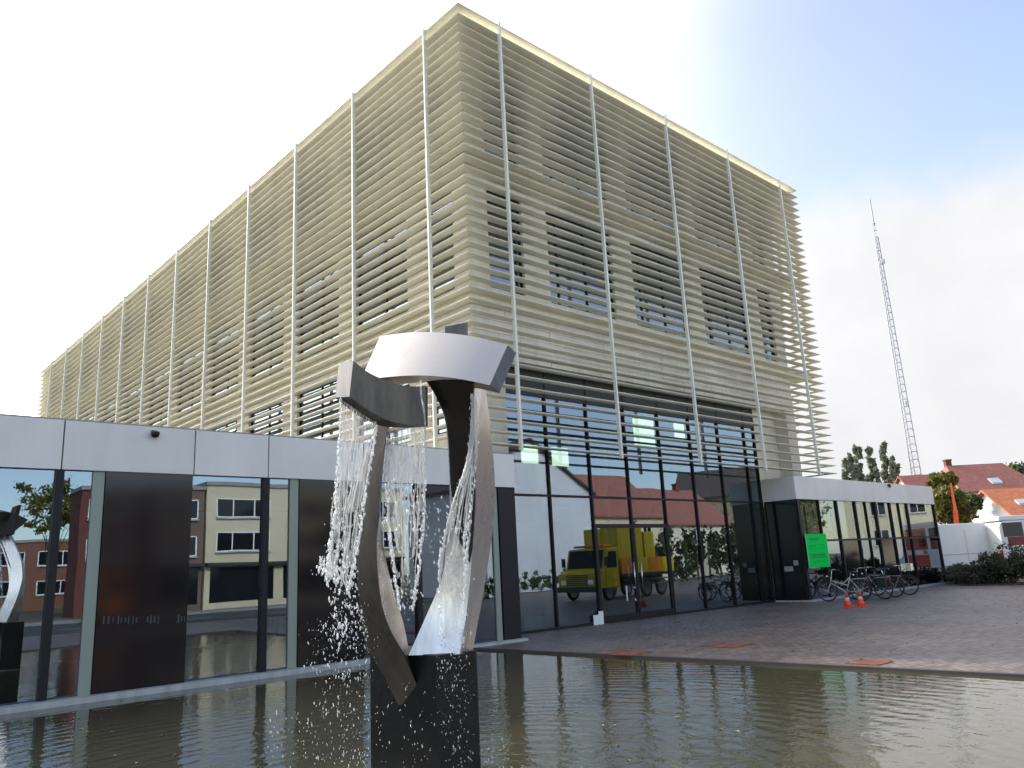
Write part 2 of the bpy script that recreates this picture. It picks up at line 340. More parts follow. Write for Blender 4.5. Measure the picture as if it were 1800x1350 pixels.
# ------------------------------------------------------------------ main building
LX, LY, LX1, LY1, LZ0, LZ1 = 11.90, 14.30, 30.40, 62.2, 4.62, 16.80      # outer faces of the louvre cage
WXa, WY, WXb, WYb = 12.50, 14.95, 28.80, 60.8                            # wall faces
B = thing('office_building', 'large beige three-storey building wrapped in rows of horizontal louvres', 'building', (LX, LY, 0))
def wall_grid(mb, axis, fixed, thick, u0, u1, z0, z1, holes):            # wall with rectangular holes, as boxes that butt together
    us = sorted({u0, u1, *[h[0] for h in holes], *[h[1] for h in holes]}); zs = sorted({z0, z1, *[h[2] for h in holes], *[h[3] for h in holes]})
    for za, zb in zip(zs, zs[1:]):
        run = None
        for ua, ub in list(zip(us, us[1:])) + [(None, None)]:
            solid = ua is not None and not any(h[0] - 1e-6 <= ua and ub <= h[1] + 1e-6 and h[2] - 1e-6 <= za and zb <= h[3] + 1e-6 for h in holes)
            if solid: run = (run[0], ub) if run else (ua, ub)
            elif run:
                if axis == 'y': mb.box(run[0], run[1], fixed, fixed + thick, za, zb)
                else: mb.box(fixed, fixed + thick, run[0], run[1], za, zb)
                run = None
WR = [(9.02, 11.92), (13.0, 15.6)]; WL = [(5.2, 7.9)] + WR
RC = [(13.2, 14.5), (15.5, 18.4), (19.38, 22.28), (23.26, 26.16), (27.14, 28.1)]
LC = [(15.6, 16.8)] + [(17.8 + 3.9 * k, 20.62 + 3.9 * k) for k in range(11)]
wr = MB(); wall_grid(wr, 'y', WY, .3, WXa, WXb, 8.44, 16.4, [(a, b, c, d) for a, b in RC for c, d in WR])
wr.box(WXa, WXb, WY + .06, WY + .3, 7.06, 8.44)
wr.build('wall', CLAD, B)
wl = MB(); wall_grid(wl, 'x', WXa, .3, WY + .3, WYb, 4.36, 16.4, [(a, b, c, d) for a, b in LC for c, d in WL])
wl.build('wall', CLAD, B)
wo = MB(); wo.box(WXb - .3, WXb, WY + .3, WYb, 4.4, 16.4); wo.box(WXa + .3, WXb - .3, WYb - .3, WYb, 4.4, 16.4); wo.build('wall', CLAD, B)
rf = MB(); rf.box(WXa + .02, WXb - .02, WY + .02, WYb - .02, 16.4, 16.55); rf.build('roof', ROOFM, B)
# cladding panels of the band above the entrance, and the piers beside it
rng = random.Random(3)
z = 7.07
for row in range(4):
    x = WXa - (.0 if row % 2 == 0 else .55); h = .338
    while x < WXb - .05:
        wd = rng.choice([1.15, 1.15, 1.7, .75]); xa = max(x, WXa); xb = min(x + wd, WXb)
        if xb - xa > .1:
            p = MB(); dy = rng.uniform(-.006, .006); p.box(xa + .006, xb - .006, WY + dy, WY + .075, z + .004, z + h - .004); p.build('cladding_panel', rng.choice([CLAD, CLAD2, CLAD2]), B)
        x += wd
    z += h + .003
pr = MB(); pr.box(WXa, 13.02, WY, 15.46, 4.40, 7.055); pr.build('pier', CLAD2, B)
p2 = MB(); p2.box(13.022, 13.56, WY, 15.2, 4.40, 7.055); p2.build('pier', CLAD2, B)
pr = MB(); pr.box(28.12, WXb, WY, 15.46, 4.40, 7.055); pr.build('pier', CLAD2, B)
pr = MB(); pr.box(26.56, WXb, 15.47, 15.75, 3.4, 7.055); pr.build('recess_wall', CLAD, B)
sf = MB(); sf.box(13.58, 28.1, WY + .31, 15.49, 7.08, 7.2); sf.build('soffit', mat('dark_soffit', (.20, .18, .15), .7), B)
# windows
def window(u0, u1, z0, z1, axis, face, cuts=(.16, .58)):
    fr = MB(); t = .06
    cs = [u0] + [u0 + (u1 - u0) * c for c in cuts] + [u1]
    def bx(mb, a, b, d0, d1, za, zb):
        if axis == 'y': mb.box(a, b, face + d0, face + d1, za, zb)
        else: mb.box(face + d0, face + d1, a, b, za, zb)
    bx(fr, u0, u1, .09, .17, z0, z0 + t); bx(fr, u0, u1, .09, .17, z1 - t, z1)
    bx(fr, u0, u0 + t, .09, .17, z0 + t, z1 - t); bx(fr, u1 - t, u1, .09, .17, z0 + t, z1 - t)
    for c in cs[1:-1]: bx(fr, c - t / 2, c + t / 2, .09, .17, z0 + t, z1 - t)
    f = fr.build('window', BLACKM, B)
    for i, (a, b) in enumerate(zip(cs, cs[1:])):
        p = MB(); bx(p, a + (t if i == 0 else t / 2) - .01, b - (t if i == len(cs) - 2 else t / 2) + .01, .122, .134, z0 + t - .01, z1 - t + .01)
        p.build('pane', GLASS2, f)
for a, b in RC:
    for c, d in WR: window(a, b, c, d, 'y', WY, (.16, .58) if b - a > 2 else (.85,))
for a, b in LC:
    for c, d in WL: window(a, b, c, d, 'x', WXa, (.45,) if b - a > 2 else ())
# rooms behind the upper windows: floors and a dark core
fl = MB()
for zz in (8.3, 12.3): fl.box(WXa + .31, WXb - .31, WY + .31, WYb - .31, zz, zz + .25)
fl.box(WXa + .31, 13.0, 15.8, WYb - .31, 4.36, 4.5)
fl.build('floor_slab', INT, B)
co = MB()
co.box(18.5, 23.5, 21, 55, 4.5, 8.28); co.box(18.5, 23.5, 21, 55, 8.56, 12.28); co.box(18.5, 23.5, 21, 55, 12.56, 16.38)
co.build('core_wall', INT, B)
# walkways between wall and louvres
for zz in (8.46, 12.44, 16.42):
    p = MB(); p.box(LX + .33, LX1 - .33, LY + .33, WY - .012, zz, zz + .13); p.build('walkway', BEIGE, B)
    p = MB(); p.box(LX + .33, WXa - .004, WY - .008, LY1 - .33, zz, zz + .13); p.build('walkway', BEIGE, B)
    p = MB(); p.box(WXb + .004, LX1 - .33, WY - .008, LY1 - .33, zz, zz + .13); p.build('walkway', BEIGE, B)
# louvre screens
NS = 41; PITCH = (LZ1 - LZ0 - .03) / (NS - 1); DEP = .325
def slat_mesh(side):
    mb = MB(); prof = [(0, .030), (.012, .018), (.05, .006), (.12, .0), (.22, .008), (DEP, .030), (.22, .050), (.12, .058), (.05, .052), (.012, .040)]
    def ring(u_of):
        return [u_of(d, zz) for d, zz in prof]
    if side == 'south': A = ring(lambda d, zz: (LX + d, LY + d, zz)); C = ring(lambda d, zz: (LX1 - d, LY + d, zz))
    if side == 'west': A = ring(lambda d, zz: (LX + d, LY + d, zz)); C = ring(lambda d, zz: (LX + d, LY1 - d, zz))
    if side == 'east': A = ring(lambda d, zz: (LX1 - d, LY + d, zz)); C = ring(lambda d, zz: (LX1 - d, LY1 - d, zz))
    if side == 'north': A = ring(lambda d, zz: (LX + d, LY1 - d, zz)); C = ring(lambda d, zz: (LX1 - d, LY1 - d, zz))
    n = len(prof); mb.v = A + C
    for k in range(n): mb.f.append((k, (k + 1) % n, n + (k + 1) % n, n + k))
    return mb.mesh('slat', BEIGE, True)
XF = [13.40 + 3.87 * k for k in range(5)]; YF = [15.86 + 3.9 * k for k in range(12)]
for side in ('south', 'west', 'east', 'north'):
    rail = MB()                                                        # top rail cap that carries the screen
    if side == 'south': rail.box(LX + .02, LX1 - .02, LY + .02, LY + .16, LZ1 - .001, LZ1 + .05)
    if side == 'west': rail.box(LX + .02, LX + .16, LY + .161, LY1 - .161, LZ1 - .001, LZ1 + .05)
    if side == 'east': rail.box(LX1 - .16, LX1 - .02, LY + .161, LY1 - .161, LZ1 - .001, LZ1 + .05)
    if side == 'north': rail.box(LX + .02, LX1 - .02, LY1 - .16, LY1 - .02, LZ1 - .001, LZ1 + .05)
    scr = rail.build('louvre_screen', BEIGE, B)
    me = slat_mesh(side)
    for k in range(NS): link('slat', me, scr, (0, 0, LZ0 + k * PITCH))
    for u in (XF if side in ('south', 'north') else YF):
        f = MB()
        if side == 'south': f.box(u - .032, u + .032, LY - .05, LY + .05, LZ0 - .10, LZ1 + .09)
        if side == 'west': f.box(LX - .05, LX + .05, u - .032, u + .032, LZ0 - .10, LZ1 + .09)
        if side == 'east': f.box(LX1 - .05, LX1 + .05, u - .032, u + .032, LZ0 - .10, LZ1 + .09)
        if side == 'north': f.box(u - .032, u + .032, LY1 - .05, LY1 + .05, LZ0 - .10, LZ1 + .09)
        f.build('fin', FIN, scr)
# entrance curtain wall
GY = 15.50
EX = [13.05, 15.5, 17.22, 18.94, 20.66, 22.38, 24.10, 25.82, 26.53]; EZ = [.07, 3.55, 7.07]
cw = MB()
for x in EX: 
    xa = min(max(x, 13.03 + .03), 26.52)
    cw.box(xa - .028, xa + .028, GY - .05, GY + .09, .02, 7.07)
cwo = cw.build('curtain_wall', BLACKM, B)
for a, b in zip(EX, EX[1:]):
    for za, zb in ((.0, .07), (3.52, 3.58), (5.3, 5.34)):
        tr = MB(); tr.box(a + .03, b - .03, GY - .045, GY + .085, za, zb); tr.build('transom', BLACKM, cwo)
    tr = MB(); tr.box(a + .03, b - .03, GY - .04, GY + .05, 6.32, 7.068); tr.build('spandrel', mat('dark_spandrel', (.03, .03, .028), .5), cwo)
for i, (a, b) in enumerate(zip(EX, EX[1:])):
    for j, (c, d) in enumerate([(.07, 3.52), (3.58, 5.3), (5.34, 6.32)]):
        if j == 0 and i in (2, 3): c = 2.78
        p = MB(); p.box(a + .025, b - .025, GY + .005, GY + .017, c, d); p.build('pane', GLASS, cwo)
for i, (a, b) in enumerate([(17.25, 18.93), (18.95, 20.63)]):
    d = MB(); t = .07
    d.box(a, b, GY - .04, GY + .05, 2.66, 2.77); d.box(a, b, GY - .04, GY + .05, .075, .2); d.box(a, a + t, GY - .04, GY + .05, .2, 2.66); d.box(b - t, b, GY - .04, GY + .05, .2, 2.66)
    do = d.build('door', BLACKM, B)
    p = MB(); p.box(a + t - .01, b - t + .01, GY, GY + .012, .19, 2.67); p.build('pane', GLASS, do)
    h = MB(); hx = b - .16 if i == 0 else a + .16
    h.tube((hx, GY - .10, .85), (hx, GY - .10, 1.65), .016); h.tube((hx, GY - .10, .95), (hx, GY - .03, .95), .01); h.tube((hx, GY - .10, 1.55), (hx, GY - .03, 1.55), .01)
    h.build('handle', CHROME, do, True)
# house number painted on the door leaves
def text_mesh(s, size, material, name, parent, origin, xdir, ydir, depth=.002):
    cu = bpy.data.curves.new(name, 'FONT'); cu.body = s; cu.size = size; cu.extrude = depth; cu.align_x = 'CENTER'
    to = bpy.data.objects.new(name, cu); COL.objects.link(to)
    dg = bpy.context.evaluated_depsgraph_get(); me = bpy.data.meshes.new_from_object(to.evaluated_get(dg)); bpy.data.objects.remove(to)
    X = Vector(xdir); Y = Vector(ydir); Z = X.cross(Y)
    M = Matrix((X, Y, Z)).transposed().to_4x4(); M.translation = Vector(origin)
    me.transform(M); me.materials.clear(); me.materials.append(material)
    return link(name, me, parent)
PALE = mat('pale_lettering', (.55, .55, .53), .6)
q = on_y(1103, 1056, GY - .012); text_mesh('1', .62, PALE, 'house_number', B, (q.x, GY - .012, q.z), (1, 0, 0), (0, 0, 1))
q = on_y(1121, 1056, GY - .012); text_mesh('3', .62, PALE, 'house_number', B, (q.x, GY - .012, q.z), (1, 0, 0), (0, 0, 1))
for (px, py, ww, hh) in ((1047, 1091, .24, .30), (1055, 1086, .20, .36)):
    q = on_y(px, py, GY - .03); p = MB(); p.box(q.x - ww / 2, q.x + ww / 2, GY - .066 - .004 * (px > 1050), GY - .062 - .004 * (px > 1050), q.z - hh / 2, q.z + hh / 2); p.build('notice_sheet', WHITEP, B)
# entrance hall
hl = MB(); hl.box(13.06, 26.5, GY + .1, 30, .0, .06); hl.build('hall_floor', INTF, B)
hl = MB(); hl.box(13.06, 26.5, 30, 30.2, .06, 7.06); hl.box(12.86, 13.05, GY + .1, 30, .06, 7.06); hl.box(26.56, 26.7, GY + .3, 30, .06, 7.06); hl.build('hall_wall', INT, B)
hl = MB(); hl.box(13.06, 26.5, GY + .1, 30, 7.09, 7.25); hl.build('hall_ceiling', INT, B)
hl = MB(); hl.box(14.2, 24.5, 21.2, 21.5, 3.3, 3.9); hl.box(14.2, 24.5, 21.5, 29.9, 3.6, 3.85); hl.build('gallery', INTD, B)
for x in (15.6, 19.0, 22.4, 25.6):
    p = MB(); p.tube((x, 19.5, .06), (x, 19.5, 7.08), .18, n=14); p.build('column', STRIP, B, True)
dk = MB(); dk.box(21.6, 24.6, 18.2, 18.9, .06, 1.1); dk.box(21.5, 24.7, 18.1, 19.0, 1.1, 1.16); dk.build('reception_desk', INT, B)
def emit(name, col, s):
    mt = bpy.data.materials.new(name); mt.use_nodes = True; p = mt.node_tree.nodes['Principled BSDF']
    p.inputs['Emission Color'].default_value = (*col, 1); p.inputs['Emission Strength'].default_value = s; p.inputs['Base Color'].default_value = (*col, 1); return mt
LIT = emit('daylight_glow', (.80, 1.0, .78), 1.9)  # glow added in the hall in place of daylight through far windows
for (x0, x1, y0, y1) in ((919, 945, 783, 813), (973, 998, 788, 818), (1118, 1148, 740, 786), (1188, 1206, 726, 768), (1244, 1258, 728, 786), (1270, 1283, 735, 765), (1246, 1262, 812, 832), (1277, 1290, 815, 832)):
    a = on_y(x0, y1, 18.6); b = on_y(x1, y0, 18.6); p = MB(); p.box(a.x, b.x, 18.6, 18.66, a.z, b.z); po = p.build('daylight_patch', LIT, B)
    p = MB(); c = (a.x + b.x) / 2; p.tube((c, 18.63, b.z), (c, 18.63, 7.08), .012, n=6); p.build('patch_rod', DARKP, po)  # rods made up to hold the glowing patches
q0 = on_y(922, 1107, GY + .5); q1 = on_y(948, 1080, GY + .5); p = MB(); p.box(q0.x, q1.x, GY + .48, GY + .52, q0.z, q1.z); p.box(q0.x + .1, q1.x - .1, GY + .49, GY + .51, .06, q0.z); p.build('display_board', mat('pale_teal', (.35, .52, .48), .5), B)

# ------------------------------------------------------------------ glazed wings
FY, FZ0, FZ1 = 14.15, 3.56, 4.36
W1 = thing('glazed_wing', 'low glazed wing with light grey fascia standing along the pool on the left', 'building', (0, FY, 0))
joints = [-14.36, -12.26, -10.86, -8.76, -7.36, -5.26, -3.86, -1.76, -.36, 1.74, 3.13, 5.24, 6.64, 8.74, 10.14, 13.0]
joints[9] = 1.74
for a, b in zip(joints, joints[1:]):
    p = MB(); p.box(a + .012, b - .012, FY, FY + .05, FZ0, FZ1); p.build('fascia_panel', FASCIA, W1)
p = MB(); p.box(-14.36, 12.99, FY + .052, FY + .3, FZ0 + .03, FZ1 - .03); p.build('fascia_backing', mat('joint_grey', (.13, .13, .13), .8), W1)
p = MB(); p.box(-14.36, 12.48, FY + .02, 22, FZ1 - .02 + .001, FZ1 + .03); p.box(12.481, 12.99, FY + .02, 14.93, FZ1 - .02, FZ1 + .03); p.build('roof', ROOFM, W1)
p = MB(); p.box(-14.36, 13.02, FY - .16, FY + .35, -.2, .055); p.build('sill', SILL, W1)
k = 0
for n in range(-5, 3):
    x0 = 1.74 + 3.5 * n                     # glass 1.37, mullion, glass .67, black panel 1.44
    if n < 2: segs = [('pane', x0 + .02, x0 + 1.33), ('mullion', x0 + 1.33, x0 + 1.45), ('pane', x0 + 1.45, x0 + 2.06), ('panel', x0 + 2.07, x0 + 3.5)]
    else: segs = [('pane', x0 + .02, x0 + 1.33), ('mullion', x0 + 1.33, x0 + 1.45), ('pane', x0 + 1.45, 12.44)]
    for kind, a, b in segs:
        p = MB()
        if kind == 'pane': p.box(a, b, FY + .10, FY + .112, .056, FZ0 - .002); p.build('pane', GLASS, W1)
        if kind == 'mullion': p.box(a, b, FY + .03, FY + .18, .056, FZ0 - .002); p.build('mullion', BLACKM, W1)
        if kind == 'panel':
            p.box(a, b, FY + .04, FY + .14, .056, FZ0 - .002); po = p.build('black_panel', BLACKP, W1)
            j = MB(); j.box(a - .19, a - .012, FY + .06, FY + .099, .056, FZ0 - .002); j.build('jamb', STRIP, W1)
            j = MB(); j.box(a - .02, b + .02, FY + .19, FY + .33, .056, FZ0 - .002); j.build('partition', INT, W1)
p = MB(); p.box(12.46, 12.99, FY + .03, 15.44, .056, FZ0 - .002); p.build('corner_post', BLACKM, W1)
p = MB(); p.box(12.28, 12.43, FY + .06, FY + .099, .056, FZ0 - .002); p.build('jamb', STRIP, W1)
# faint illegible white lettering across the black panel
lt = MB(); rr = random.Random(5)
for (c0, c1, zz) in ((181, 240, 1090), (258, 284, 1089), (312, 326, 1088)):
    u = c0
    while u < c1:
        a = on_y(u, zz, FY + .038); wd = rr.uniform(.012, .03); hh = rr.uniform(.08, .14)
        lt.box(a.x, a.x + wd, FY + .0365, FY + .0392, a.z - hh / 2, a.z + hh / 2); u += rr.uniform(5, 9)
stuff(lt.build('lettering', mat('faint_lettering', (.055, .055, .055), .7), W1))
room = MB(); room.box(-14.3, 12.45, 21.55, 21.8, .05, 3.64); room.box(-14.36, -14.2, FY + .2, 21.55, .05, 3.64); room.box(12.47, 12.6, 15.46, 21.55, .05, 3.64); room.build('room_wall', INT, W1)
room = MB(); room.box(-14.3, 12.45, FY + .36, 21.6, .0, .056); room.build('room_floor', INTF, W1)
room = MB(); room.box(-14.3, 12.45, FY + .31, 21.6, 3.57, 3.66); room.build('room_ceiling', INT, W1)
for x, yy, sx in ((-1.5, 18.5, 1.6), (4.2, 19.2, 1.8), (8.8, 18.2, 1.6)):
    p = MB(); p.box(x, x + sx, yy, yy + .8, .72, .76)
    for dx in (.05, sx - .1):
        for dy in (.05, .7): p.box(x + dx, x + dx + .05, yy + dy, yy + dy + .05, .057, .72)
    p.build('desk', INTD, W1)

W2 = thing('glazed_wing', 'low glazed wing with light grey fascia behind the parked bicycles', 'building', (33, FY, 0))
RX0, RX1 = 26.60, 39.40
px = [1400, 1487, 1520, 1556, 1582, 1612, 1646]
xs = [RX0 + .02] + [on_y(p_, 985, FY).x for p_ in px[1:-1]] + [RX1]
fj = [RX0, 29.9, 33.2, 36.4, RX1]
for a, b in zip(fj, fj[1:]): p = MB(); p.box(a + (.002 if a > RX0 else 0), b - .002, FY, FY + .05, FZ0, FZ1 + .02); p.build('fascia_panel', FASCIA, W2)
p = MB(); p.box(RX0, RX0 + .05, FY + .052, 15.46, FZ0, FZ1 + .02); p.build('fascia_panel', FASCIA, W2)
p = MB(); p.box(RX1 - .05, RX1, FY + .052, 22, FZ0, FZ1 + .02); p.build('fascia_panel', FASCIA, W2)
p = MB(); p.box(RX0 + .052, RX1 - .052, FY + .052, 15.46, FZ0 + .02, FZ1 - .02); p.box(28.82, RX1 - .052, 15.462, 22, FZ0 + .02, FZ1 - .02); p.build('roof', ROOFM, W2)
p = MB(); p.box(RX0 - .02, RX1 + .1, FY - .18, FY + .32, -.01, .055); p.box(RX0 - .1, RX0 - .02, FY - .18, 15.4, -.01, .05); p.build('sill', SILL, W2)
p = MB(); p.box(RX0 + .01, RX0 + .07, FY + .06, 15.44, .056, FZ0 - .002); po = p.build('side_panel', BLACKP, W2)
p = MB(); a = on_y(1376, 997, FY).z; p.box(RX0 - .06, RX0 + .008, 14.62, 14.92, 1.05, 1.22); p.box(RX0 - .03, RX0 + .008, 14.40, 14.56, 1.25, 1.42); p.build('intercom', mat('grey_box', (.32, .32, .32), .5), W2)
TZ = 2.08
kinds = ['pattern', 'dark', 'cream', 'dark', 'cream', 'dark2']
for i, (a, b) in enumerate(zip(xs, xs[1:])):
    if i == 0: a += .25
    p = MB(); p.box(b - .05, b + .03, FY + .03, FY + .16, .056, FZ0 - .002); mo = p.build('mullion', BLACKM, W2)
    p = MB(); p.box(a + .03, b - .05, FY + .035, FY + .15, TZ - .04, TZ + .03); p.build('transom', BLACKM, W2)
    subs = [(a + .03, (a + b) / 2 - .02), ((a + b) / 2 + .02, b - .05)] if i in (0, 2, 4) else [(a + .03, b - .05)]
    for (c, d) in subs:
        p = MB(); p.box(c, d, FY + .09, FY + .102, TZ + .03, FZ0 - .003); p.build('pane', GLASS3, W2)
        p = MB(); p.box(c, d, FY + .09, FY + .102, .056, TZ - .04); p.build('pane', GLASS if i not in (1, 3) else BLACKP, W2)
    if len(subs) == 2:
        c = (a + b) / 2; p = MB(); p.box(c - .02, c + .02, FY + .035, FY + .15, .056, TZ - .041); p.box(c - .02, c + .02, FY + .035, FY + .15, TZ + .031, FZ0 - .003); p.build('mullion', BLACKM, W2)
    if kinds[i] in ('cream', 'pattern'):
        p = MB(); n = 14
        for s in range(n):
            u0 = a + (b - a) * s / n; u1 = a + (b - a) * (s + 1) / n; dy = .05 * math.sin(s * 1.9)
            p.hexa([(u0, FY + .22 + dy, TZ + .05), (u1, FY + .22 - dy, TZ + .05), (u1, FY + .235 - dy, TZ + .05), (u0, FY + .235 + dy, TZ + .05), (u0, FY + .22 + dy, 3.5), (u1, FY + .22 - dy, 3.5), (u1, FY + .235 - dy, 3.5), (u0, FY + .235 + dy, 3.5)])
        p.build('curtain', CREAM if kinds[i] == 'cream' else PATT, W2)  # added curtains: mottled and cream reflections put into their colour
    if kinds[i].startswith('dark'):
        p = MB(); p.box(a + .05, b - .07, FY + .2, FY + .24, TZ + .06, 3.45); p.build('curtain', CANV, W2)
p = MB(); p.box(RX0 + .09, RX0 + .26, FY + .03, FY + .16, .056, FZ0 - .003); p.build('corner_post', BLACKM, W2)
p = MB(); p.box(RX1 - .07, RX1 - .01, FY + .17, 22, .0, FZ0 - .002); p.build('side_panel', BLACKP, W2)
room = MB(); room.box(28.9, RX1 - .1, 19, 19.2, .05, 3.6); room.box(RX0 + .1, 28.9, 15.2, 15.4, .06, 3.6); room.box(28.85, 29.0, 15.41, 19, .05, 3.6); room.build('room_wall', INT, W2)
room = MB(); room.box(RX0 + .1, RX1 - .1, FY + .33, 15.19, -.01, .052); room.box(29.01, RX1 - .1, 15.191, 19, -.01, .052); room.build('room_floor', INTF, W2)
p = MB(); q = on_y(272, 763, FY - .08)
cm = MB(); cm.lathe([(.015, -.07), (.055, -.055), (.07, -.01), (.07, .03), (.03, .05)], (q.x, FY - .11, q.z), 16); cm.box(q.x - .04, q.x + .04, FY - .06, FY - .0005, q.z - .0, q.z + .07)
tag(cm.build('security_camera', BLACKM, None, True), 'small black dome camera on the left grey fascia', 'camera')
p = MB(); q = on_y(1563, 853, FY - .05); p.box(q.x - .05, q.x + .05, FY - .10, FY - .0005, q.z - .05, q.z + .05); p.lathe([(.03, -.1), (.05, -.05), (.05, .0)], (q.x, FY - .07, q.z), 12)
tag(p.build('security_camera', DARKP), 'tiny dark camera under the right wing roof edge', 'camera')

# ------------------------------------------------------------------ green poster
a = on_y(1416, 940, FY - .03); b = on_y(1452, 937, FY - .03); c = on_y(1457, 997, FY - .03); d = on_y(1422, 998, FY - .03)
X0 = (a.x + d.x) / 2; X1 = (b.x + c.x) / 2; Z0 = (c.z + d.z) / 2; Z1 = (a.z + b.z) / 2
P = thing('poster', 'bright green printed poster hung on the right wing beside the black wall', 'poster', (X0, FY - .03, Z0))
p = MB(); p.box(X0, X1, FY - .045, FY - .03, Z0, Z1); p.build('sheet', GREENP, P)
p = MB(); p.box(X0 - .02, X0 - .001, FY - .05, FY - .025, Z0, Z1); p.box(X1 + .001, X1 + .02, FY - .05, FY - .025, Z0, Z1); p.build('edge_profile', mat('pale_green', (.35, .7, .4), .4), P)
p = MB(); H = Z1 - Z0; Wd = X1 - X0; rr = random.Random(4)
for (f0, f1, l, r) in ((.13, .17, .15, .65), (.20, .215, .15, .5), (.34, .36, .1, .45), (.33, .345, .55, .9), (.38, .39, .1, .4), (.42, .43, .55, .88), (.46, .47, .1, .42), (.60, .63, .15, .9), (.65, .68, .2, .85), (.70, .72, .15, .9), (.82, .84, .25, .8)):
    u = l
    while u < r:
        wl_ = rr.uniform(.03, .10); p.box(X0 + Wd * u, X0 + Wd * min(u + wl_, r), FY - .0475, FY - .0455, Z1 - H * f1, Z1 - H * f0); u += wl_ + .015
p.build('print', GREEND, P)
st = MB(); st.box(X0 + .1, X0 + .14, FY - .029, FY + .088, Z0 + .3, Z0 + .36); st.box(X1 - .14, X1 - .1, FY - .029, FY + .088, Z0 + .3, Z0 + .36); st.box(X0 + .1, X0 + .14, FY - .029, FY + .088, Z1 - .2, Z1 - .14); st.box(X1 - .14, X1 - .1, FY - .029, FY + .088, Z1 - .2, Z1 - .14); st.build('bracket', DARKP, P)

# ------------------------------------------------------------------ fountain sculpture
def catmull(pts, n):
    out_ = []; m_ = len(pts) - 1
    for i in range(n):
        t = i / (n - 1) * m_; k = min(int(t), m_ - 1); u = t - k
        p0 = pts[max(k - 1, 0)]; p1 = pts[k]; p2_ = pts[k + 1]; p3 = pts[min(k + 2, m_)]
        out_.append(.5 * ((2 * p1) + (p2_ - p0) * u + (2 * p0 - 5 * p1 + 4 * p2_ - p3) * u * u + (3 * p1 - p0 - 3 * p2_ + p3) * u ** 3))
    return out_
def beam(name, Lp, Mp, Np, material, parent, n=28):                    # three edges of a curved box section, the fourth completes the box
    La, Ma, Na = (catmull([at(*q) for q in E_], n) for E_ in (Lp, Mp, Np))
    mb = MB()
    for l_, m__, n_ in zip(La, Ma, Na): mb.v += [l_, m__, n_, l_ + n_ - m__]
    for i in range(n - 1):
        for k in range(4): mb.f.append((4 * i + k, 4 * i + (k + 1) % 4, 4 * i + 4 + (k + 1) % 4, 4 * i + 4 + k))
    mb.f += [(3, 2, 1, 0), tuple(4 * (n - 1) + k for k in range(4))]
    me = mb.mesh(name, material)
    bm = bmesh.new(); bm.from_mesh(me)
    for f in bm.faces: f.smooth = True
    for e in bm.edges:
        if len(e.link_faces) == 2 and e.calc_face_angle(0) > .45: e.smooth = False
    bm.to_mesh(me); bm.free()
    return link(name, me, parent)
corner = at(767, 1152, 6.3); PA, PB = .99, .42
S = thing('fountain_sculpture', 'curved stainless steel fountain sculpture on a black granite pedestal in the pool', 'sculpture', (corner.x + PB / 2, corner.y + PA / 2, -.19))
p = MB(); p.box(corner.x, corner.x + PB, corner.y, corner.y + PA, -.19, corner.z); p.build('pedestal', GRANITE, S, bevel=.008)
beam('left_arm', [(664, 735, 6.42), (645, 800, 6.40), (633, 880, 6.38), (628, 960, 6.38), (630, 1050, 6.42), (644, 1132, 6.50), (676, 1191, 6.55), (700, 1240, 6.58)],
     [(684, 735, 6.36), (673, 800, 6.34), (667, 880, 6.32), (662, 960, 6.30), (667, 1040, 6.32), (683, 1100, 6.38), (712, 1156, 6.42), (744, 1232, 6.46)],
     [(686, 733, 6.60), (676, 798, 6.58), (670, 880, 6.56), (672, 960, 6.54), (690, 1040, 6.54), (707, 1095, 6.56), (719, 1150, 6.62), (752, 1228, 6.68)], STEELD, S)  # brown ground reflection on the outer side put into the steel colour
beam('right_arm', [(742, 660, 6.42), (768, 700, 6.48), (784, 750, 6.56), (790, 850, 6.66), (788, 950, 6.68), (775, 1020, 6.62), (748, 1085, 6.54), (718, 1152, 6.44)],
     [(834, 672, 6.36), (834, 740, 6.44), (836, 800, 6.52), (836, 880, 6.58), (831, 960, 6.60), (825, 1030, 6.58), (818, 1090, 6.52), (808, 1150, 6.42)],
     [(852, 672, 6.62), (861, 740, 6.70), (867, 800, 6.78), (870, 860, 6.84), (866, 930, 6.84), (855, 1010, 6.80), (842, 1085, 6.74), (830, 1148, 6.66)], STEEL, S)
beam('dark_reflection_plate', [(744, 662, 6.40), (769, 702, 6.46), (786, 752, 6.54), (792, 850, 6.64), (800, 930, 6.66), (812, 985, 6.64)],
     [(832, 674, 6.34), (833, 742, 6.42), (835, 802, 6.50), (835, 880, 6.56), (830, 950, 6.58), (826, 990, 6.60)],
     [(836, 674, 6.42), (837, 742, 6.50), (838, 802, 6.58), (838, 880, 6.64), (833, 950, 6.66), (829, 990, 6.68)], mat('dark_reflection_steel', (.045, .04, .042), .22, .8), S)  # dark reflection inside the right arm, put into an added black plate
beam('lit_inner_face', [(668, 900, 6.315), (663, 960, 6.296), (668, 1040, 6.316), (684, 1100, 6.376), (713, 1154, 6.416)],
     [(670, 900, 6.54), (674, 960, 6.53), (692, 1040, 6.53), (709, 1095, 6.55), (720, 1150, 6.60)],
     [(668, 900, 6.55), (672, 960, 6.54), (690, 1040, 6.54), (707, 1095, 6.56), (718, 1150, 6.62)], STEEL, S)  # lighter strip: brighter upward side of the left arm put into colour
beam('cap', [(668, 591, 6.84), (725, 584, 6.84), (780, 585, 6.84), (840, 593, 6.84), (891, 607, 6.84)],
     [(634, 668, 6.34), (690, 662, 6.34), (742, 660, 6.34), (802, 665, 6.34), (860, 677, 6.34)],
     [(646, 684, 6.42), (702, 676, 6.42), (755, 672, 6.42), (816, 678, 6.42), (877, 691, 6.42)], weather(mat('polished_steel', (.74, .675, .60), .34, 1.0), .10, 0, (4, 4, 4), .08), S)
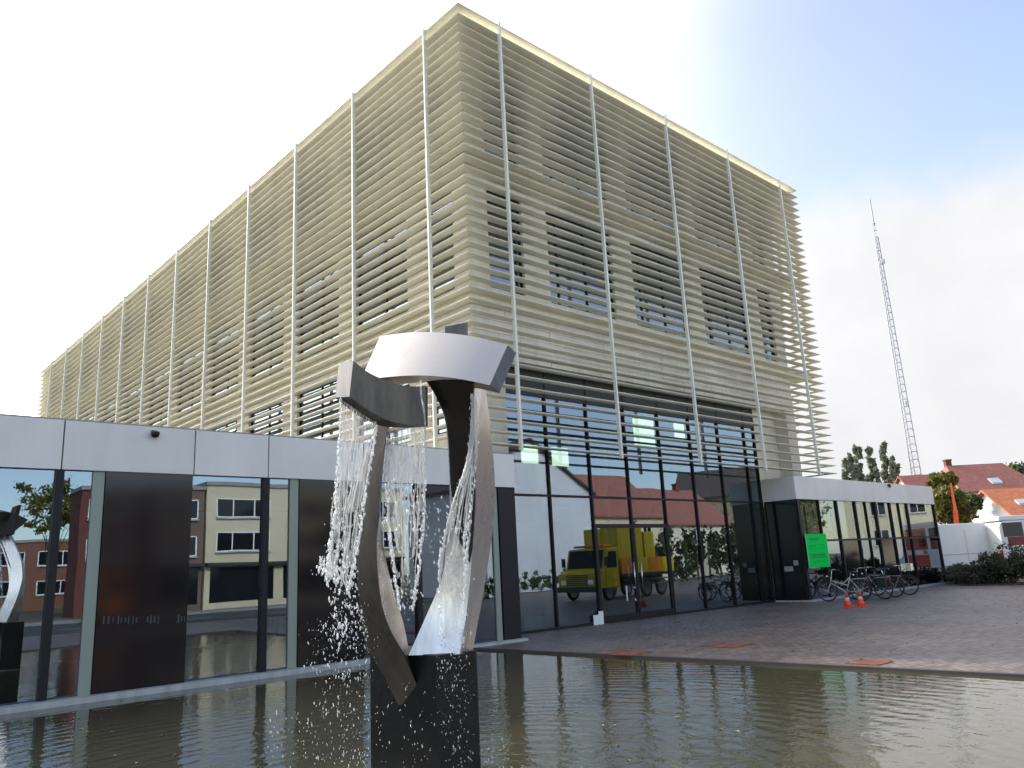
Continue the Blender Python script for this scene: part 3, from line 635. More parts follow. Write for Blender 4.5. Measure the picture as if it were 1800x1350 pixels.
ce = [at(891, 607, 6.84), at(860, 677, 6.34), at(877, 691, 6.42)]; ce.append(ce[0] + ce[2] - ce[1]); nv = (ce[1] - ce[0]).cross(ce[2] - ce[1]).normalized(); nv = nv if nv.dot(RX) > 0 else -nv
p = MB(); p.hexa([c_ + nv * .001 for c_ in ce] + [c_ + nv * .007 for c_ in ce]); p.build('cap_end_shade', STEELD, S)  # plate added over the cap end, its darker reflection put into the colour
beam('side_beam', [(621, 634, 6.10), (650, 656, 6.16), (690, 673, 6.22), (722, 679, 6.27), (748, 678, 6.30)],
     [(614, 697, 6.06), (645, 719, 6.12), (680, 738, 6.18), (715, 746, 6.23), (748, 747, 6.26)],
     [(589, 699, 6.22), (626, 728, 6.28), (668, 748, 6.33), (712, 752, 6.36), (752, 750, 6.38)], STEELD, S)
beam('rear_arm', [(782, 574, 6.98), (783, 620, 6.86), (785, 665, 6.76), (785, 700, 6.70)], [(818, 567, 6.94), (819, 615, 6.82), (820, 660, 6.72), (820, 700, 6.66)], [(822, 565, 7.10), (823, 613, 6.98), (824, 658, 6.88), (824, 698, 6.82)], STEELD, S)

# water falling from the sculpture
def spray_mat(name, tr_, gl, df):
    mt = bpy.data.materials.new(name); mt.use_nodes = True; t = mt.node_tree; t.nodes.clear()
    o = t.nodes.new('ShaderNodeOutputMaterial'); a_ = t.nodes.new('ShaderNodeBsdfTransparent'); a_.inputs[0].default_value = (.97, .98, .98, 1)
    g_ = t.nodes.new('ShaderNodeBsdfGlossy'); g_.inputs['Roughness'].default_value = .08; g_.inputs[0].default_value = (1, 1, 1, 1)
    d_ = t.nodes.new('ShaderNodeBsdfDiffuse'); d_.inputs[0].default_value = (.9, .9, .9, 1); l_ = t.nodes.new('ShaderNodeBsdfTranslucent'); l_.inputs[0].default_value = (.95, .95, .95, 1)
    m1 = t.nodes.new('ShaderNodeMixShader'); m1.inputs[0].default_value = .6; t.links.new(d_.outputs[0], m1.inputs[1]); t.links.new(l_.outputs[0], m1.inputs[2])
    m2 = t.nodes.new('ShaderNodeMixShader'); m2.inputs[0].default_value = gl / (gl + df); t.links.new(m1.outputs[0], m2.inputs[1]); t.links.new(g_.outputs[0], m2.inputs[2])
    m3 = t.nodes.new('ShaderNodeMixShader'); m3.inputs[0].default_value = 1 - tr_; t.links.new(a_.outputs[0], m3.inputs[1]); t.links.new(m2.outputs[0], m3.inputs[2])
    t.links.new(m3.outputs[0], o.inputs[0]); return mt
SHEETW = spray_mat('water_sheet', .62, .7, .3); DROP = spray_mat('water_drop', .58, .65, .35)
rw = random.Random(11)
ICO = None
def ico():
    bm = bmesh.new(); bmesh.ops.create_icosphere(bm, subdivisions=1, radius=1); v = [tuple(x.co) for x in bm.verts]; f = [tuple(x.index for x in y.verts) for y in bm.faces]; bm.free(); return v, f
ICO = ico()
def drop(mb, c, r, sz=1.0, ax=None):
    i = len(mb.v); k = rw.uniform(.7, 1.3)
    th = rw.uniform(0, 6.28); ct, st_ = math.cos(th), math.sin(th); tl = rw.uniform(-.5, .5)
    for v in ICO[0]:
        x, y, zz = v[0] * r * k, v[1] * r, v[2] * r * sz
        x += zz * tl; mb.v.append((c[0] + x * ct - y * st_, c[1] + x * st_ + y * ct, c[2] + zz))
    mb.f += [tuple(i + q for q in f) for f in ICO[1]]
def sheet(name, label, Le, Re, n=90, m_=26, amp=.012, tear=.0, beads=(1, 1)):
    La = catmull([at(*q) for q in Le], n); Ra = catmull([at(*q) for q in Re], n); mb = MB(); fw = Vector((RZ.x, RZ.y, 0)).normalized()
    idx = {}
    for i in range(n):
        for j in range(m_):
            u = j / (m_ - 1); c = La[i].lerp(Ra[i], u); c = c + fw * (amp * math.sin(i * .22 + j * .5) * (.2 + i / n) + noise.noise(Vector((i * .13, j * .5, 3))) * amp * 1.5)
            idx[i, j] = len(mb.v); mb.v.append(c)
    for i in range(n - 1):
        for j in range(m_ - 1):
            if tear and noise.noise(Vector((i * .11, j * .33, len(Le) + tear * 7))) * .9 + .35 < tear * max(0, i / n - .12): continue
            mb.f.append((idx[i, j], idx[i, j + 1], idx[i + 1, j + 1], idx[i + 1, j]))
    t = thing(name, label, 'water', La[-1])
    stuff(t)
    o = mb.build('film', SHEETW, t, True)
    bd = MB()
    for side, E_ in ((0, La), (1, Ra)):
        for rep in range(beads[side]):
            for i in range(108):
                k = i / 107 * (n - 1); c = E_[int(k)].lerp(E_[min(int(k) + 1, n - 1)], k - int(k))
                if rw.random() < .8: drop(bd, c + Vector((rw.gauss(0, .007), rw.gauss(0, .007), rw.gauss(0, .01))), rw.uniform(.004, .0105) * (.6 + .7 * i / 108), rw.uniform(1.2, 3.2))
    if bd.v: bd.build('edge_beads', DROP, t, True)
    return t
WATER_P = []
WATER_T = sheet('water_curtain', 'smooth sheet of water falling from the end of the left steel beam', [(600, 702, 6.15), (597, 780, 6.2), (591, 860, 6.2), (584, 940, 6.2), (574, 1010, 6.2)], [(662, 744, 6.25), (654, 800, 6.28), (641, 880, 6.28), (629, 960, 6.28), (612, 1040, 6.28)], tear=.4, beads=(2, 2))
WATER_P.append((WATER_T, [(600, 702, 6.15), (597, 780, 6.2), (591, 860, 6.2), (584, 940, 6.2), (574, 1010, 6.2)], [(662, 744, 6.25), (654, 800, 6.28), (641, 880, 6.28), (629, 960, 6.28), (612, 1040, 6.28)], 12, 0.011, 0.7))
WATER_T = sheet('water_curtain', 'torn sheet of water falling between the two steel arms', [(684, 752, 6.5), (678, 820, 6.52), (682, 900, 6.55), (690, 980, 6.55), (703, 1070, 6.55)], [(744, 750, 6.42), (746, 820, 6.46), (744, 900, 6.5), (738, 980, 6.5), (726, 1070, 6.5)], tear=1.1, beads=(2, 2))
WATER_P.append((WATER_T, [(684, 752, 6.5), (678, 820, 6.52), (682, 900, 6.55), (690, 980, 6.55), (703, 1070, 6.55)], [(744, 750, 6.42), (746, 820, 6.46), (744, 900, 6.5), (738, 980, 6.5), (726, 1070, 6.5)], 15, 0.013, 0.55))
WATER_T = sheet('water_curtain', 'sheet of water running down the inside of the right steel arm', [(829, 690, 6.36), (822, 800, 6.4), (790, 900, 6.4), (772, 1000, 6.4), (778, 1130, 6.35)], [(838, 700, 6.30), (838, 780, 6.34), (826, 900, 6.36), (818, 1000, 6.36), (812, 1130, 6.3)], tear=.9, beads=(1, 2))
WATER_P.append((WATER_T, [(829, 690, 6.36), (822, 800, 6.4), (790, 900, 6.4), (772, 1000, 6.4), (778, 1130, 6.35)], [(838, 700, 6.30), (838, 780, 6.34), (826, 900, 6.36), (818, 1000, 6.36), (812, 1130, 6.3)], 9, 0.011, 0.7))
def strands(t, Le, Re, count, rmax, y_break=.75, name='strand'):
    n = 46; La = catmull([at(*q) for q in Le], n); Ra = catmull([at(*q) for q in Re], n); mb = MB()
    for c in range(count):
        u = (c + rw.uniform(-.3, .3)) / max(1, count - 1); ph = rw.uniform(0, 50); last = int(n * rw.uniform(y_break, 1.0)); m_ = 6; rings = []
        for i in range(last):
            f_ = i / n; w_ = noise.noise(Vector((i * .09, ph, 0))) * .35 * f_; P_ = La[i].lerp(Ra[i], min(1.08, max(-.08, u + w_))) + RX * (noise.noise(Vector((i * .5, ph, 5))) * .006) - RZ * (.01 + noise.noise(Vector((i * .2, ph, 9))) * .02)
            r_ = rmax * (.25 + .75 * abs(noise.noise(Vector((i * .35, ph, 2))))) * (.55 + .6 * f_)
            if i == 0 or i == last - 1: r_ *= .15
            rings.append(len(mb.v))
            for k in range(m_): a_ = 2 * math.pi * k / m_; mb.v.append(P_ + RX * (math.cos(a_) * r_ * 1.3) + RZ * (math.sin(a_) * r_))
        for a_, b_ in zip(rings, rings[1:]):
            for k in range(m_): mb.f.append((a_ + k, a_ + (k + 1) % m_, b_ + (k + 1) % m_, b_ + k))
    o = mb.build(name, DROP, t, True); stuff(o)
def spray(name, label, regions):
    mb = MB()
    for (x0, x1, y0, y1, d0, d1, n, rmin, rmax, clump) in regions:
        done = 0
        while done < n:
            cx, cy, dd = rw.uniform(x0, x1), rw.uniform(y0, y1), rw.uniform(d0, d1)
            for _ in range(rw.randint(1, clump)):
                p_ = at(cx + rw.gauss(0, 7 if clump > 1 else 0), cy + rw.gauss(0, 10 if clump > 1 else 0), dd)
                if p_.z > -.03: drop(mb, p_, (rmin + (rmax - rmin) * rw.random() ** 2.2) * .74, rw.uniform(1.0, 3.6))
                done += 1
    o = mb.build(name, DROP, None, True); tag(o, label, 'water spray'); return stuff(o)
for a_ in WATER_P: strands(*a_)
spray('water_spray', 'white splashing drops bursting out left of the steel arms', [
    (562, 620, 985, 1020, 6.1, 6.4, 190, .004, .017, 9), (585, 640, 1020, 1130, 6.1, 6.4, 230, .003, .012, 8), (545, 650, 1090, 1190, 6.0, 6.6, 220, .002, .008, 4),
    (585, 612, 880, 990, 6.15, 6.3, 110, .004, .012, 4), (555, 645, 1180, 1350, 5.7, 6.6, 260, .002, .008, 3), (470, 560, 1250, 1350, 5.6, 6.6, 60, .003, .007, 1)])
spray('water_spray', 'white drops tumbling between the two steel arms', [
    (672, 742, 850, 930, 6.4, 6.65, 190, .003, .012, 8), (682, 742, 930, 1080, 6.4, 6.65, 230, .002, .010, 5), (670, 745, 750, 850, 6.4, 6.6, 90, .003, .008, 2)])
spray('water_spray', 'white drops splashing down the right side over the black pedestal', [
    (748, 822, 880, 980, 6.25, 6.4, 140, .003, .011, 6), (772, 820, 980, 1150, 6.2, 6.4, 150, .002, .009, 4), (775, 830, 1150, 1350, 6.0, 6.28, 240, .002, .008, 3), (655, 765, 1200, 1350, 5.9, 6.25, 60, .003, .007, 1), (842, 900, 1290, 1350, 5.8, 6.6, 60, .003, .006, 1)])
# a thin stream running down from the cap
stm = MB(); pts = catmull([at(739, 668, 6.2), at(741, 700, 6.2), at(746, 730, 6.2), at(748, 790, 6.25), at(744, 850, 6.3)], 20)
for a_, b_ in zip(pts, pts[1:]): stm.tube(a_, b_, rw.uniform(.006, .012), rw.uniform(.006, .012), n=7, caps=False)
tag(stuff(stm.build('water_stream', DROP, None, True)), 'thin bright stream of water running from under the steel cap', 'water')

# ------------------------------------------------------------------ plates in the paving
for (px_, py_, s_, lb) in ((1272, 1136, .72, 'rust orange plate set alone in the middle of the paving'), (1095, 1150, .66, 'rust orange plate at the pool edge nearest the entrance doors'), (1520, 1167, .52, 'rust orange plate at the pool edge towards the right')):
    q = on_z(px_, py_); pl_ = thing('steel_plate', lb, 'plate', (q.x + .15, q.y, 0), 'rust plates in the paving')
    p = MB(); p.box(q.x + .15 - s_ / 2, q.x + .15 + s_ / 2, q.y - s_ / 2, q.y + s_ / 2, -.01, .012); p.build('plate', CORTEN, pl_, bevel=.004)
    p = MB()
    for sx in (-1, 1):
        for sy in (-1, 1): p.lathe([(.02, 0), (.02, .006)], (q.x + .15 + sx * s_ * .42, q.y + sy * s_ * .42, .012), 8)
    p.build('bolt', DARKP, pl_)

# ------------------------------------------------------------------ traffic cones
def make_cone():
    c = thing('traffic_cone', '', 'traffic cone', (0, 0, 0), 'traffic cones by the bicycles')
    p = MB(); p.box(-.17, .17, -.17, .17, 0, .03); p.build('base', ORANGE, c, bevel=.01)
    p = MB(); p.lathe([(.125, .031), (.10, .12), (.078, .20), (.052, .29)], n=20); p.build('lower_cone', ORANGE, c, True)
    p = MB(); p.lathe([(.0785, .2005), (.0525, .2895)], n=20); p.lathe([(.081, .2), (.055, .29)], n=20); p.build('reflective_band', mat('pinkish_white_band', (.75, .55, .50), .4), c, True)
    p = MB(); p.lathe([(.052, .2905), (.030, .42), (.026, .435)], n=20); p.build('upper_cone', ORANGE, c, True)
    return c
c0 = make_cone(); q = on_z(1491, 1068); place(c0, (q.x, q.y, 0), .3, 'orange traffic cone standing nearer the poster, left of the pair')
c1 = copy_tree(c0); q = on_z(1514, 1066); place(c1, (q.x, q.y, 0), .9, 'orange traffic cone on the right of the pair by the bicycles')

# ------------------------------------------------------------------ bicycles
def make_bike(fmat, label, basket=False, step=False, pannier=None):
    b_ = thing('bicycle', label, 'bicycle', (0, 0, 0), 'bicycles parked at the right wing')
    R_ = .34; rear = Vector((-.53, 0, R_)); front = Vector((.55, 0, R_)); bb = Vector((-.08, 0, .30)); seat = Vector((-.25, 0, .78)); head = Vector((.36, 0, .82)); hb = Vector((.40, 0, .62))
    for c in (rear, front):
        t = MB(); t.torus(c, R_ - .018, .018); wo_ = t.build('wheel', RUBBER, b_, True)
        t = MB(); t.torus(c, R_ - .045, .010, m=6); t.build('rim', mat('dull_rim', (.16, .16, .16), .35, .8), wo_, True)
        t = MB(); t.tube(c - Vector((0, .04, 0)), c + Vector((0, .04, 0)), .022)
        for k in range(14):
            an = 2 * math.pi * k / 14; t.tube(c + Vector((0, .02 * (-1) ** k, 0)), c + Vector((math.cos(an) * (R_ - .05), 0, math.sin(an) * (R_ - .05))), .0022, n=4, caps=False)
        t.build('spokes', CHROME, wo_)
        t = MB()
        pr_ = [c + Vector((math.cos(rad(a)) * (R_ + .03), 0, math.sin(rad(a)) * (R_ + .03))) for a in range(15, 166, 15)]
        for s, e in zip(pr_, pr_[1:]): t.tube(s, e, .022, n=6)
        t.build('mudguard', DARKP, b_, True)
    t = MB()
    for s, e, r in ((bb, seat, .019), (bb, hb, .021), (seat, head if not step else bb.lerp(hb, .35) + Vector((0, 0, .10)), .018), (head, hb, .022)): t.tube(s, e, r)
    if step: t.tube(bb.lerp(seat, .45), hb + Vector((0, 0, .08)), .018)
    for sy in (-1, 1):
        o_ = Vector((0, .045 * sy, 0)); t.tube(bb + o_ * .6, rear + o_, .011); t.tube(seat.lerp(bb, .08) + o_ * .4, rear + o_, .010)
    t.build('frame', fmat, b_, True)
    t = MB(); t.tube(head + Vector((-.03, 0, .12)), hb, .014)
    for sy in (-1, 1): t.tube(hb, front + Vector((0, .05 * sy, 0)), .013)
    t.build('fork', fmat, b_, True)
    t = MB(); st0 = head + Vector((-.04, 0, .20)); t.tube(head, st0, .014)
    for sy in (-1, 1): t.path([st0, st0 + Vector((.05, .16 * sy, .03)), st0 + Vector((-.04, .27 * sy, .03)), st0 + Vector((-.18, .29 * sy, .0))], .012)
    hbo = t.build('handlebar', CHROME, b_, True)
    for sy in (-1, 1): t = MB(); t.tube(st0 + Vector((-.08, .28 * sy, .012)), st0 + Vector((-.19, .29 * sy, 0)), .018); t.build('grip', DARKP, hbo, True)
    t = MB(); t.tube(seat, seat + Vector((-.04, 0, .14)), .013); t.build('seat_post', CHROME, b_)
    t = MB(); sc = seat + Vector((-.05, 0, .15)); t.prism([(-.15, -.09), (-.13, -.10), (.0, -.05), (.13, -.02), (.13, .02), (.0, .05), (-.13, .10), (-.15, .09)], 'z', 0, .055)
    t.v = [(v[0] + sc.x, v[1] + sc.y, v[2] + sc.z) for v in t.v]; t.build('saddle', DARKP, b_, bevel=.015)
    t = MB(); t.torus(bb, .09, .006, n=20, m=4); t.tube(bb + Vector((0, -.08, 0)), bb + Vector((0, .08, 0)), .012); t.path([bb + Vector((0, .08, 0)), bb + Vector((.12, .08, -.12)), bb + Vector((.12, .16, -.12))], .009); t.path([bb + Vector((0, -.08, 0)), bb + Vector((-.12, -.08, .12)), bb + Vector((-.12, -.16, .12))], .009); t.build('crank', CHROME, b_)
    t = MB()
    for sy in (-1, 1): t.path([(-.30, .06 * sy, .72), (-.78, .06 * sy, .74), (-.56, .06 * sy, R_ + .01)], .007, 6)
    for k in range(4): t.tube((-.40 - .11 * k, -.06, .73), (-.40 - .11 * k, .06, .73), .006, n=6)
    t.build('carrier', CHROME, b_)
    t = MB(); t.lathe([(.02, 0), (.035, .01), (.035, .04)], (-.80, 0, .66), 10); t.build('tail_lamp', LAMPR, b_)
    t = MB(); t.lathe([(.02, 0), (.045, .02), (.045, .06)], (.50, 0, .80), 12); t.build('head_lamp', CHROME, b_)
    t = MB(); t.path([(-.1, .05, .28), (-.16, .16, .01)], .009); t.build('kickstand', DARKP, b_)
    if basket:
        t = MB(); x0, x1, y0, y1, z0, z1 = .44, .76, -.20, .20, .86, 1.10
        for k in range(9):
            yy = y0 + (y1 - y0) * k / 8; t.tube((x0, yy, z0), (x0, yy, z1), .006, n=5); t.tube((x1, yy, z0), (x1, yy, z1), .006, n=5)
            xx = x0 + (x1 - x0) * k / 8; t.tube((xx, y0, z0), (xx, y0, z1), .006, n=5); t.tube((xx, y1, z0), (xx, y1, z1), .006, n=5); t.tube((xx, y0, z0), (xx, y1, z0), .005, n=5)
        for zz in (z0, (z0 + z1) / 2, z1): t.path([(x0, y0, zz), (x1, y0, zz), (x1, y1, zz), (x0, y1, zz), (x0, y0, zz)], .008, 6)
        t.build('basket', CHROME, b_)
    if pannier:
        for sy in (-1, 1): t = MB(); t.box(-.74, -.40, .075 * sy - .055 + .05 * sy, .075 * sy + .055 + .05 * sy, .40, .72); t.build('pannier', pannier, b_, bevel=.03)
    return b_
bk = make_bike(mat('white_frame', (.48, .48, .46), .3), 'bicycle with white double-tube frame just right of the green poster', step=True); place(bk, (26.75, 12.95, 0), rad(100))
bk = make_bike(mat('black_paint', (.02, .02, .022), .3), 'dark bicycle with black panniers directly behind the traffic cones', pannier=DARKP); place(bk, (27.75, 12.55, 0), rad(84))
bk = make_bike(mat('dark_grey_paint', (.05, .05, .055), .3), 'dark bicycle between the pannier bicycle and the basket bicycle'); place(bk, (28.75, 12.65, 0), rad(95))
bk = make_bike(mat('black_paint', (.02, .02, .022), .3), 'bicycle with a silver wire basket, farthest right of the bicycles', basket=True, step=True); place(bk, (30.0, 12.7, 0), rad(-80))
# ------------------------------------------------------------------ vegetation
def leaves(name, parent, material, blobs, n, size, seed=1, shell=.55, squash=.7):
    r_ = random.Random(seed); mb = MB(); tot = sum(b[3] * b[4] * b[5] for b in blobs)
    for (bx_, by_, bz_, rx_, ry_, rz_) in blobs:
        cnt = int(n * rx_ * ry_ * rz_ / tot); ncl = max(6, cnt // 45)
        cl = []
        for _ in range(ncl):
            while True:
                u = Vector((r_.uniform(-1, 1), r_.uniform(-1, 1), r_.uniform(-1, 1)))
                if u.length < 1 and (u.length > shell or r_.random() < .25): break
            cl.append(u * r_.uniform(.85, 1.06))
        for _ in range(cnt):
            u = r_.choice(cl); s = Vector((r_.gauss(0, .13), r_.gauss(0, .13), r_.gauss(0, .11)))
            c = Vector((bx_ + (u.x + s.x) * rx_, by_ + (u.y + s.y) * ry_, bz_ + (u.z + s.z) * rz_))
            a_ = Vector((r_.gauss(0, 1), r_.gauss(0, 1), r_.gauss(0, 1) * squash)).normalized(); b2_ = a_.orthogonal().normalized(); th = r_.uniform(0, 6.28)
            e1 = (b2_ * math.cos(th) + a_.cross(b2_) * math.sin(th)); e2 = a_.cross(e1); s1 = size * r_.uniform(.6, 1.3); s2 = s1 * r_.uniform(.45, .7)
            mb.quad(c - e1 * s1, c - e2 * s2, c + e1 * s1, c + e2 * s2)
    me = bpy.data.meshes.new(name); me.from_pydata([tuple(v) for v in mb.v], [], mb.f); me.materials.append(material)
    return link(name, me, parent)
def tree(name, label, base, height, blobs, material, n, size, tr_=.2, seed=1, group=None):
    t = thing(name, label, 'tree', base, group); r_ = random.Random(seed); b_ = Vector(base)
    mb = MB(); prev = b_; pr_ = tr_
    for k in range(1, 6):
        nx = b_ + Vector((r_.uniform(-.1, .1) * k * tr_ * 2, r_.uniform(-.1, .1) * k * tr_ * 2, height * .8 * k / 5)); mb.tube(prev, nx, pr_, pr_ * .78, n=9, caps=False); pr_ *= .78; 
        if k >= 2:
            for _ in range(3):
                bl = r_.choice(blobs); tip = Vector((bl[0] + r_.uniform(-.6, .6) * bl[3], bl[1] + r_.uniform(-.6, .6) * bl[4], bl[2] + r_.uniform(-.4, .6) * bl[5])); mb.tube(nx, nx.lerp(tip, .85), pr_ * .55, pr_ * .15, n=6, caps=False)
        prev = nx
    mb.build('trunk', BARK, t, True)
    leaves('crown', t, material, blobs, n, size, seed)
    return t
def gpos(px_, py_, d_): q = at(px_, py_, d_); return q
# columnar poplars far behind the right wing
for i, (px_, top_, wd_) in enumerate(((1487, 800, 14), (1505, 794, 13), (1526, 791, 17), (1553, 790, 16), (1569, 810, 13))):
    D_ = 108 + 3 * (i % 3); q = gpos(px_, top_, D_); zt = q.z; r_ = 1.5 * wd_ / FPX * D_; b_ = (q.x, q.y, -.3)
    bl = [(q.x + .1 * r_ * math.sin(k * 2.1), q.y + .1 * r_ * math.cos(k * 1.7), 2.2 + (zt - 3.0) * k / 6, r_ * (1.0 - .11 * k if k > 1 else .8 + .15 * k), r_ * (1.0 - .11 * k), 1.7) for k in range(7)]
    tree('poplar_tree', ['leftmost of the slim columnar poplars above the right wing roof', 'second columnar poplar from the left above the right wing roof', 'broadest columnar poplar, in the middle of the row', 'tall columnar poplar at the right of the gap in the row', 'shortest columnar poplar at the right end of the row'][i], b_, zt, bl, L_POP, 8000, .36, .25, 20 + i, 'poplars behind the right wing')
def broad(name, label, px_, py_, D_, rpx, mt_, n, size, seed, group=None, hfac=1.0):
    q = gpos(px_, py_, D_); r_ = rpx / FPX * D_; rr_ = random.Random(seed)
    bl = [(q.x, q.y, q.z, r_ * .8, r_ * .8, r_ * .75 * hfac)]
    for k in range(7): an = k * .9 + rr_.random(); bl.append((q.x + math.cos(an) * r_ * .6, q.y + math.sin(an) * r_ * .6, q.z + rr_.uniform(-.5, .35) * r_ * hfac, r_ * .45, r_ * .45, r_ * .42))
    return tree(name, label, (q.x, q.y, -.3), q.z + r_ * .3, bl, mt_, n, size, .05 * r_ + .1, seed, group)
broad('tree', 'yellow green autumn tree behind the white van, below the red roof', 1668, 888, 54, 40, L_YEL, 12000, .13, 31)
broad('tree', 'smaller olive tree between the autumn tree and the white house', 1703, 884, 62, 22, L_GRN, 4500, .10, 32)
broad('tree', 'yellowing tree crown in front of the long red roof', 1655, 850, 70, 26, L_YEL, 7000, .15, 33)
broad('tree', 'large round green tree rising behind the roofs at the right edge', 1795, 858, 112, 52, L_GRN, 12000, .36, 34)
broad('tree', 'green tree rising above the roof ridge next to the large tree', 1760, 836, 118, 24, L_YEL, 5000, .32, 35)
def shrub(label, x, y, h_, r_, mt_, n, seed, size=.05):
    t = thing('shrub', label, 'shrub', (x, y, 0), 'shrubs along the far side of the paving'); rr_ = random.Random(seed)
    st_ = MB()
    for k in range(7): an = rr_.uniform(0, 6.28); st_.tube((x + .1 * math.cos(an), y + .1 * math.sin(an), -.01), (x + r_ * .6 * math.cos(an), y + r_ * .6 * math.sin(an), h_ * .8), .015, .006, n=5)
    st_.build('stem', BARK, t)
    bl = [(x, y, h_ * .5, r_ * .85, r_ * .85, h_ * .48)] + [(x + math.cos(a_) * r_ * .55, y + math.sin(a_) * r_ * .55, h_ * rr_.uniform(.35, .6), r_ * .5, r_ * .5, h_ * .38) for a_ in (0.4, 1.7, 2.9, 4.1, 5.3)]
    leaves('foliage', t, mt_, bl, n, size, seed, shell=.4)
    return t
SH = [((1662, 1021), .75, 1.0, L_HED, 'low dark shrub against the far end of the right wing'), ((1690, 1026), .72, 1.1, L_GRY, 'low grey green shrub in front of the white van'), ((1718, 1028), .95, 1.2, L_GRY, 'rounded grey green shrub below the van tail lamps'),
      ((1746, 1027), 1.15, 1.1, L_HED, 'dark green shrub between the two parked vans'), ((1775, 1027), 1.65, 1.15, L_HED, 'tallest dark green shrub in front of the red rescue van'), ((1806, 1027), 1.25, 1.2, L_HED, 'dark green shrub cut by the right edge of the view'), ((1700, 1016), .8, 1.2, L_HED, 'dark shrub in the back row behind the grey green ones')]
for i, ((px_, py_), h_, r_, mt_, lb) in enumerate(SH):
    q = on_z(px_, py_); shrub(lb, q.x + .5, q.y, h_, r_, mt_, 3800, 50 + i)
bed = MB(); A_ = on_z(1650, 1020); B_ = on_z(1700, 1029); C_ = on_z(1900, 1026)
bed.prism([(A_.x, A_.y - .2), (B_.x - .5, B_.y), (C_.x - .3, C_.y), (C_.x + 4, C_.y), (A_.x + 5, A_.y)], 'z', -.1, .03); struct(bed.build('planting_bed', mat('dark_soil', (.045, .035, .025), .95, var=.2, vscale=4)))

# ------------------------------------------------------------------ vans
def van_body(mb, L_, H_, W_, prof=None):
    prof = prof or [(0, .35), (0, H_ - .25), (.12, H_ - .06), (.35, H_), (L_ - 1.95, H_), (L_ - 1.55, H_ - .10), (L_ - .95, 1.25), (L_ - .2, 1.02), (L_, .82), (L_, .38)]
    mb.prism(prof, 'y', -W_ / 2, W_ / 2); return mb
def wheels(parent, xs_, W_, r_=.34):
    for x in xs_:
        for sy in (-1, 1):
            t = MB(); c = Vector((x, sy * (W_ / 2 - .10), r_)); t.torus(c, r_ - .09, .09, n=24, m=8); wo_ = t.build('wheel', RUBBER, parent, True)
            t = MB(); t.tube(c - Vector((0, .07, 0)), c + Vector((0, .07, 0)), r_ - .12, n=18); t.build('rim', CHROME, wo_)
vang = math.atan2(RX.y, RX.x)
def make_van(label, body, rescue=False):
    v = thing('van', label, 'van', (0, 0, 0)); L_, H_, W_ = 6.0, 2.72, 2.0
    mb = MB(); van_body(mb, L_, H_, W_); mb.build('body', body, v, bevel=.05)
    for sy in (-1, 1):
        mb = MB(); y0 = sy * (W_ / 2 + .004); mb.quad((L_ - 1.75, y0, 1.35), (L_ - 1.02, y0, 1.35), (L_ - 1.5, y0, 2.3), (L_ - 1.75, y0, 2.3)); mb.build('side_window', BLACKP, v)
        mb = MB()
        for x in (1.2, 2.9, 4.0): mb.box(x, x + .02, sy * (W_ / 2) - .004, sy * (W_ / 2) + .004, .45, H_ - .3)
        mb.box(.1, 4.0, sy * W_ / 2 - .004, sy * W_ / 2 + .004, 1.22, 1.25); mb.build('panel_gap', mat('seam_grey', (.35, .35, .34), .6), v)
        mb = MB(); mb.box(.3, L_ - .6, sy * W_ / 2 - .02, sy * W_ / 2 + .03, .55, .72); mb.build('rubbing_strip', mat('grey_trim', (.30, .30, .29), .6), v)
        for zz in (1.05, 1.45): mb = MB(); mb.box(-.03, .10, sy * .90 - .08, sy * .90 + .108, zz, zz + .26); mb.build('tail_lamp', LAMPR, v)
        mb = MB(); mb.box(L_ - .12, L_ + .02, sy * .75 - .18, sy * .75 + .18, .80, .98); mb.build('headlight', CHROME, v)
    mb = MB(); mb.quad((L_ - 1.50, -.85, H_ - .12), (L_ - 1.50, .85, H_ - .12), (L_ - .93, .85, 1.33), (L_ - .93, -.85, 1.33)); mb.v = [(a_ + .03, b_, c_ + .02) for a_, b_, c_ in mb.v]; mb.build('windscreen', BLACKP, v)
    mb = MB(); mb.box(-.10, .05, -.95, .95, .38, .58); mb.box(L_ - .05, L_ + .06, -.95, .95, .38, .6); mb.build('bumper', DARKP, v)
    mb = MB(); mb.box(-.012, -.002, -.02, .02, .62, 2.4); mb.box(-.012, -.002, -.85, .85, 2.4, 2.43); mb.build('rear_door_gap', DARKP, v)
    wheels(v, (1.25, 4.85), W_)
    # rear leaf standing open
    mb = MB(); mb.box(-.95, -.02, W_ / 2 - .03, W_ / 2 + .03, .62, 2.5); mb.build('rear_door', mat('pinkish_white', (.72, .55, .53), .4), v, bevel=.02)
    return v
v1 = make_van('white high-roof panel van with one rear door open behind the right wing', WHITEP)
q = at(1731, 1010, 39.5); place(v1, (q.x, q.y, -.02), vang + math.pi)
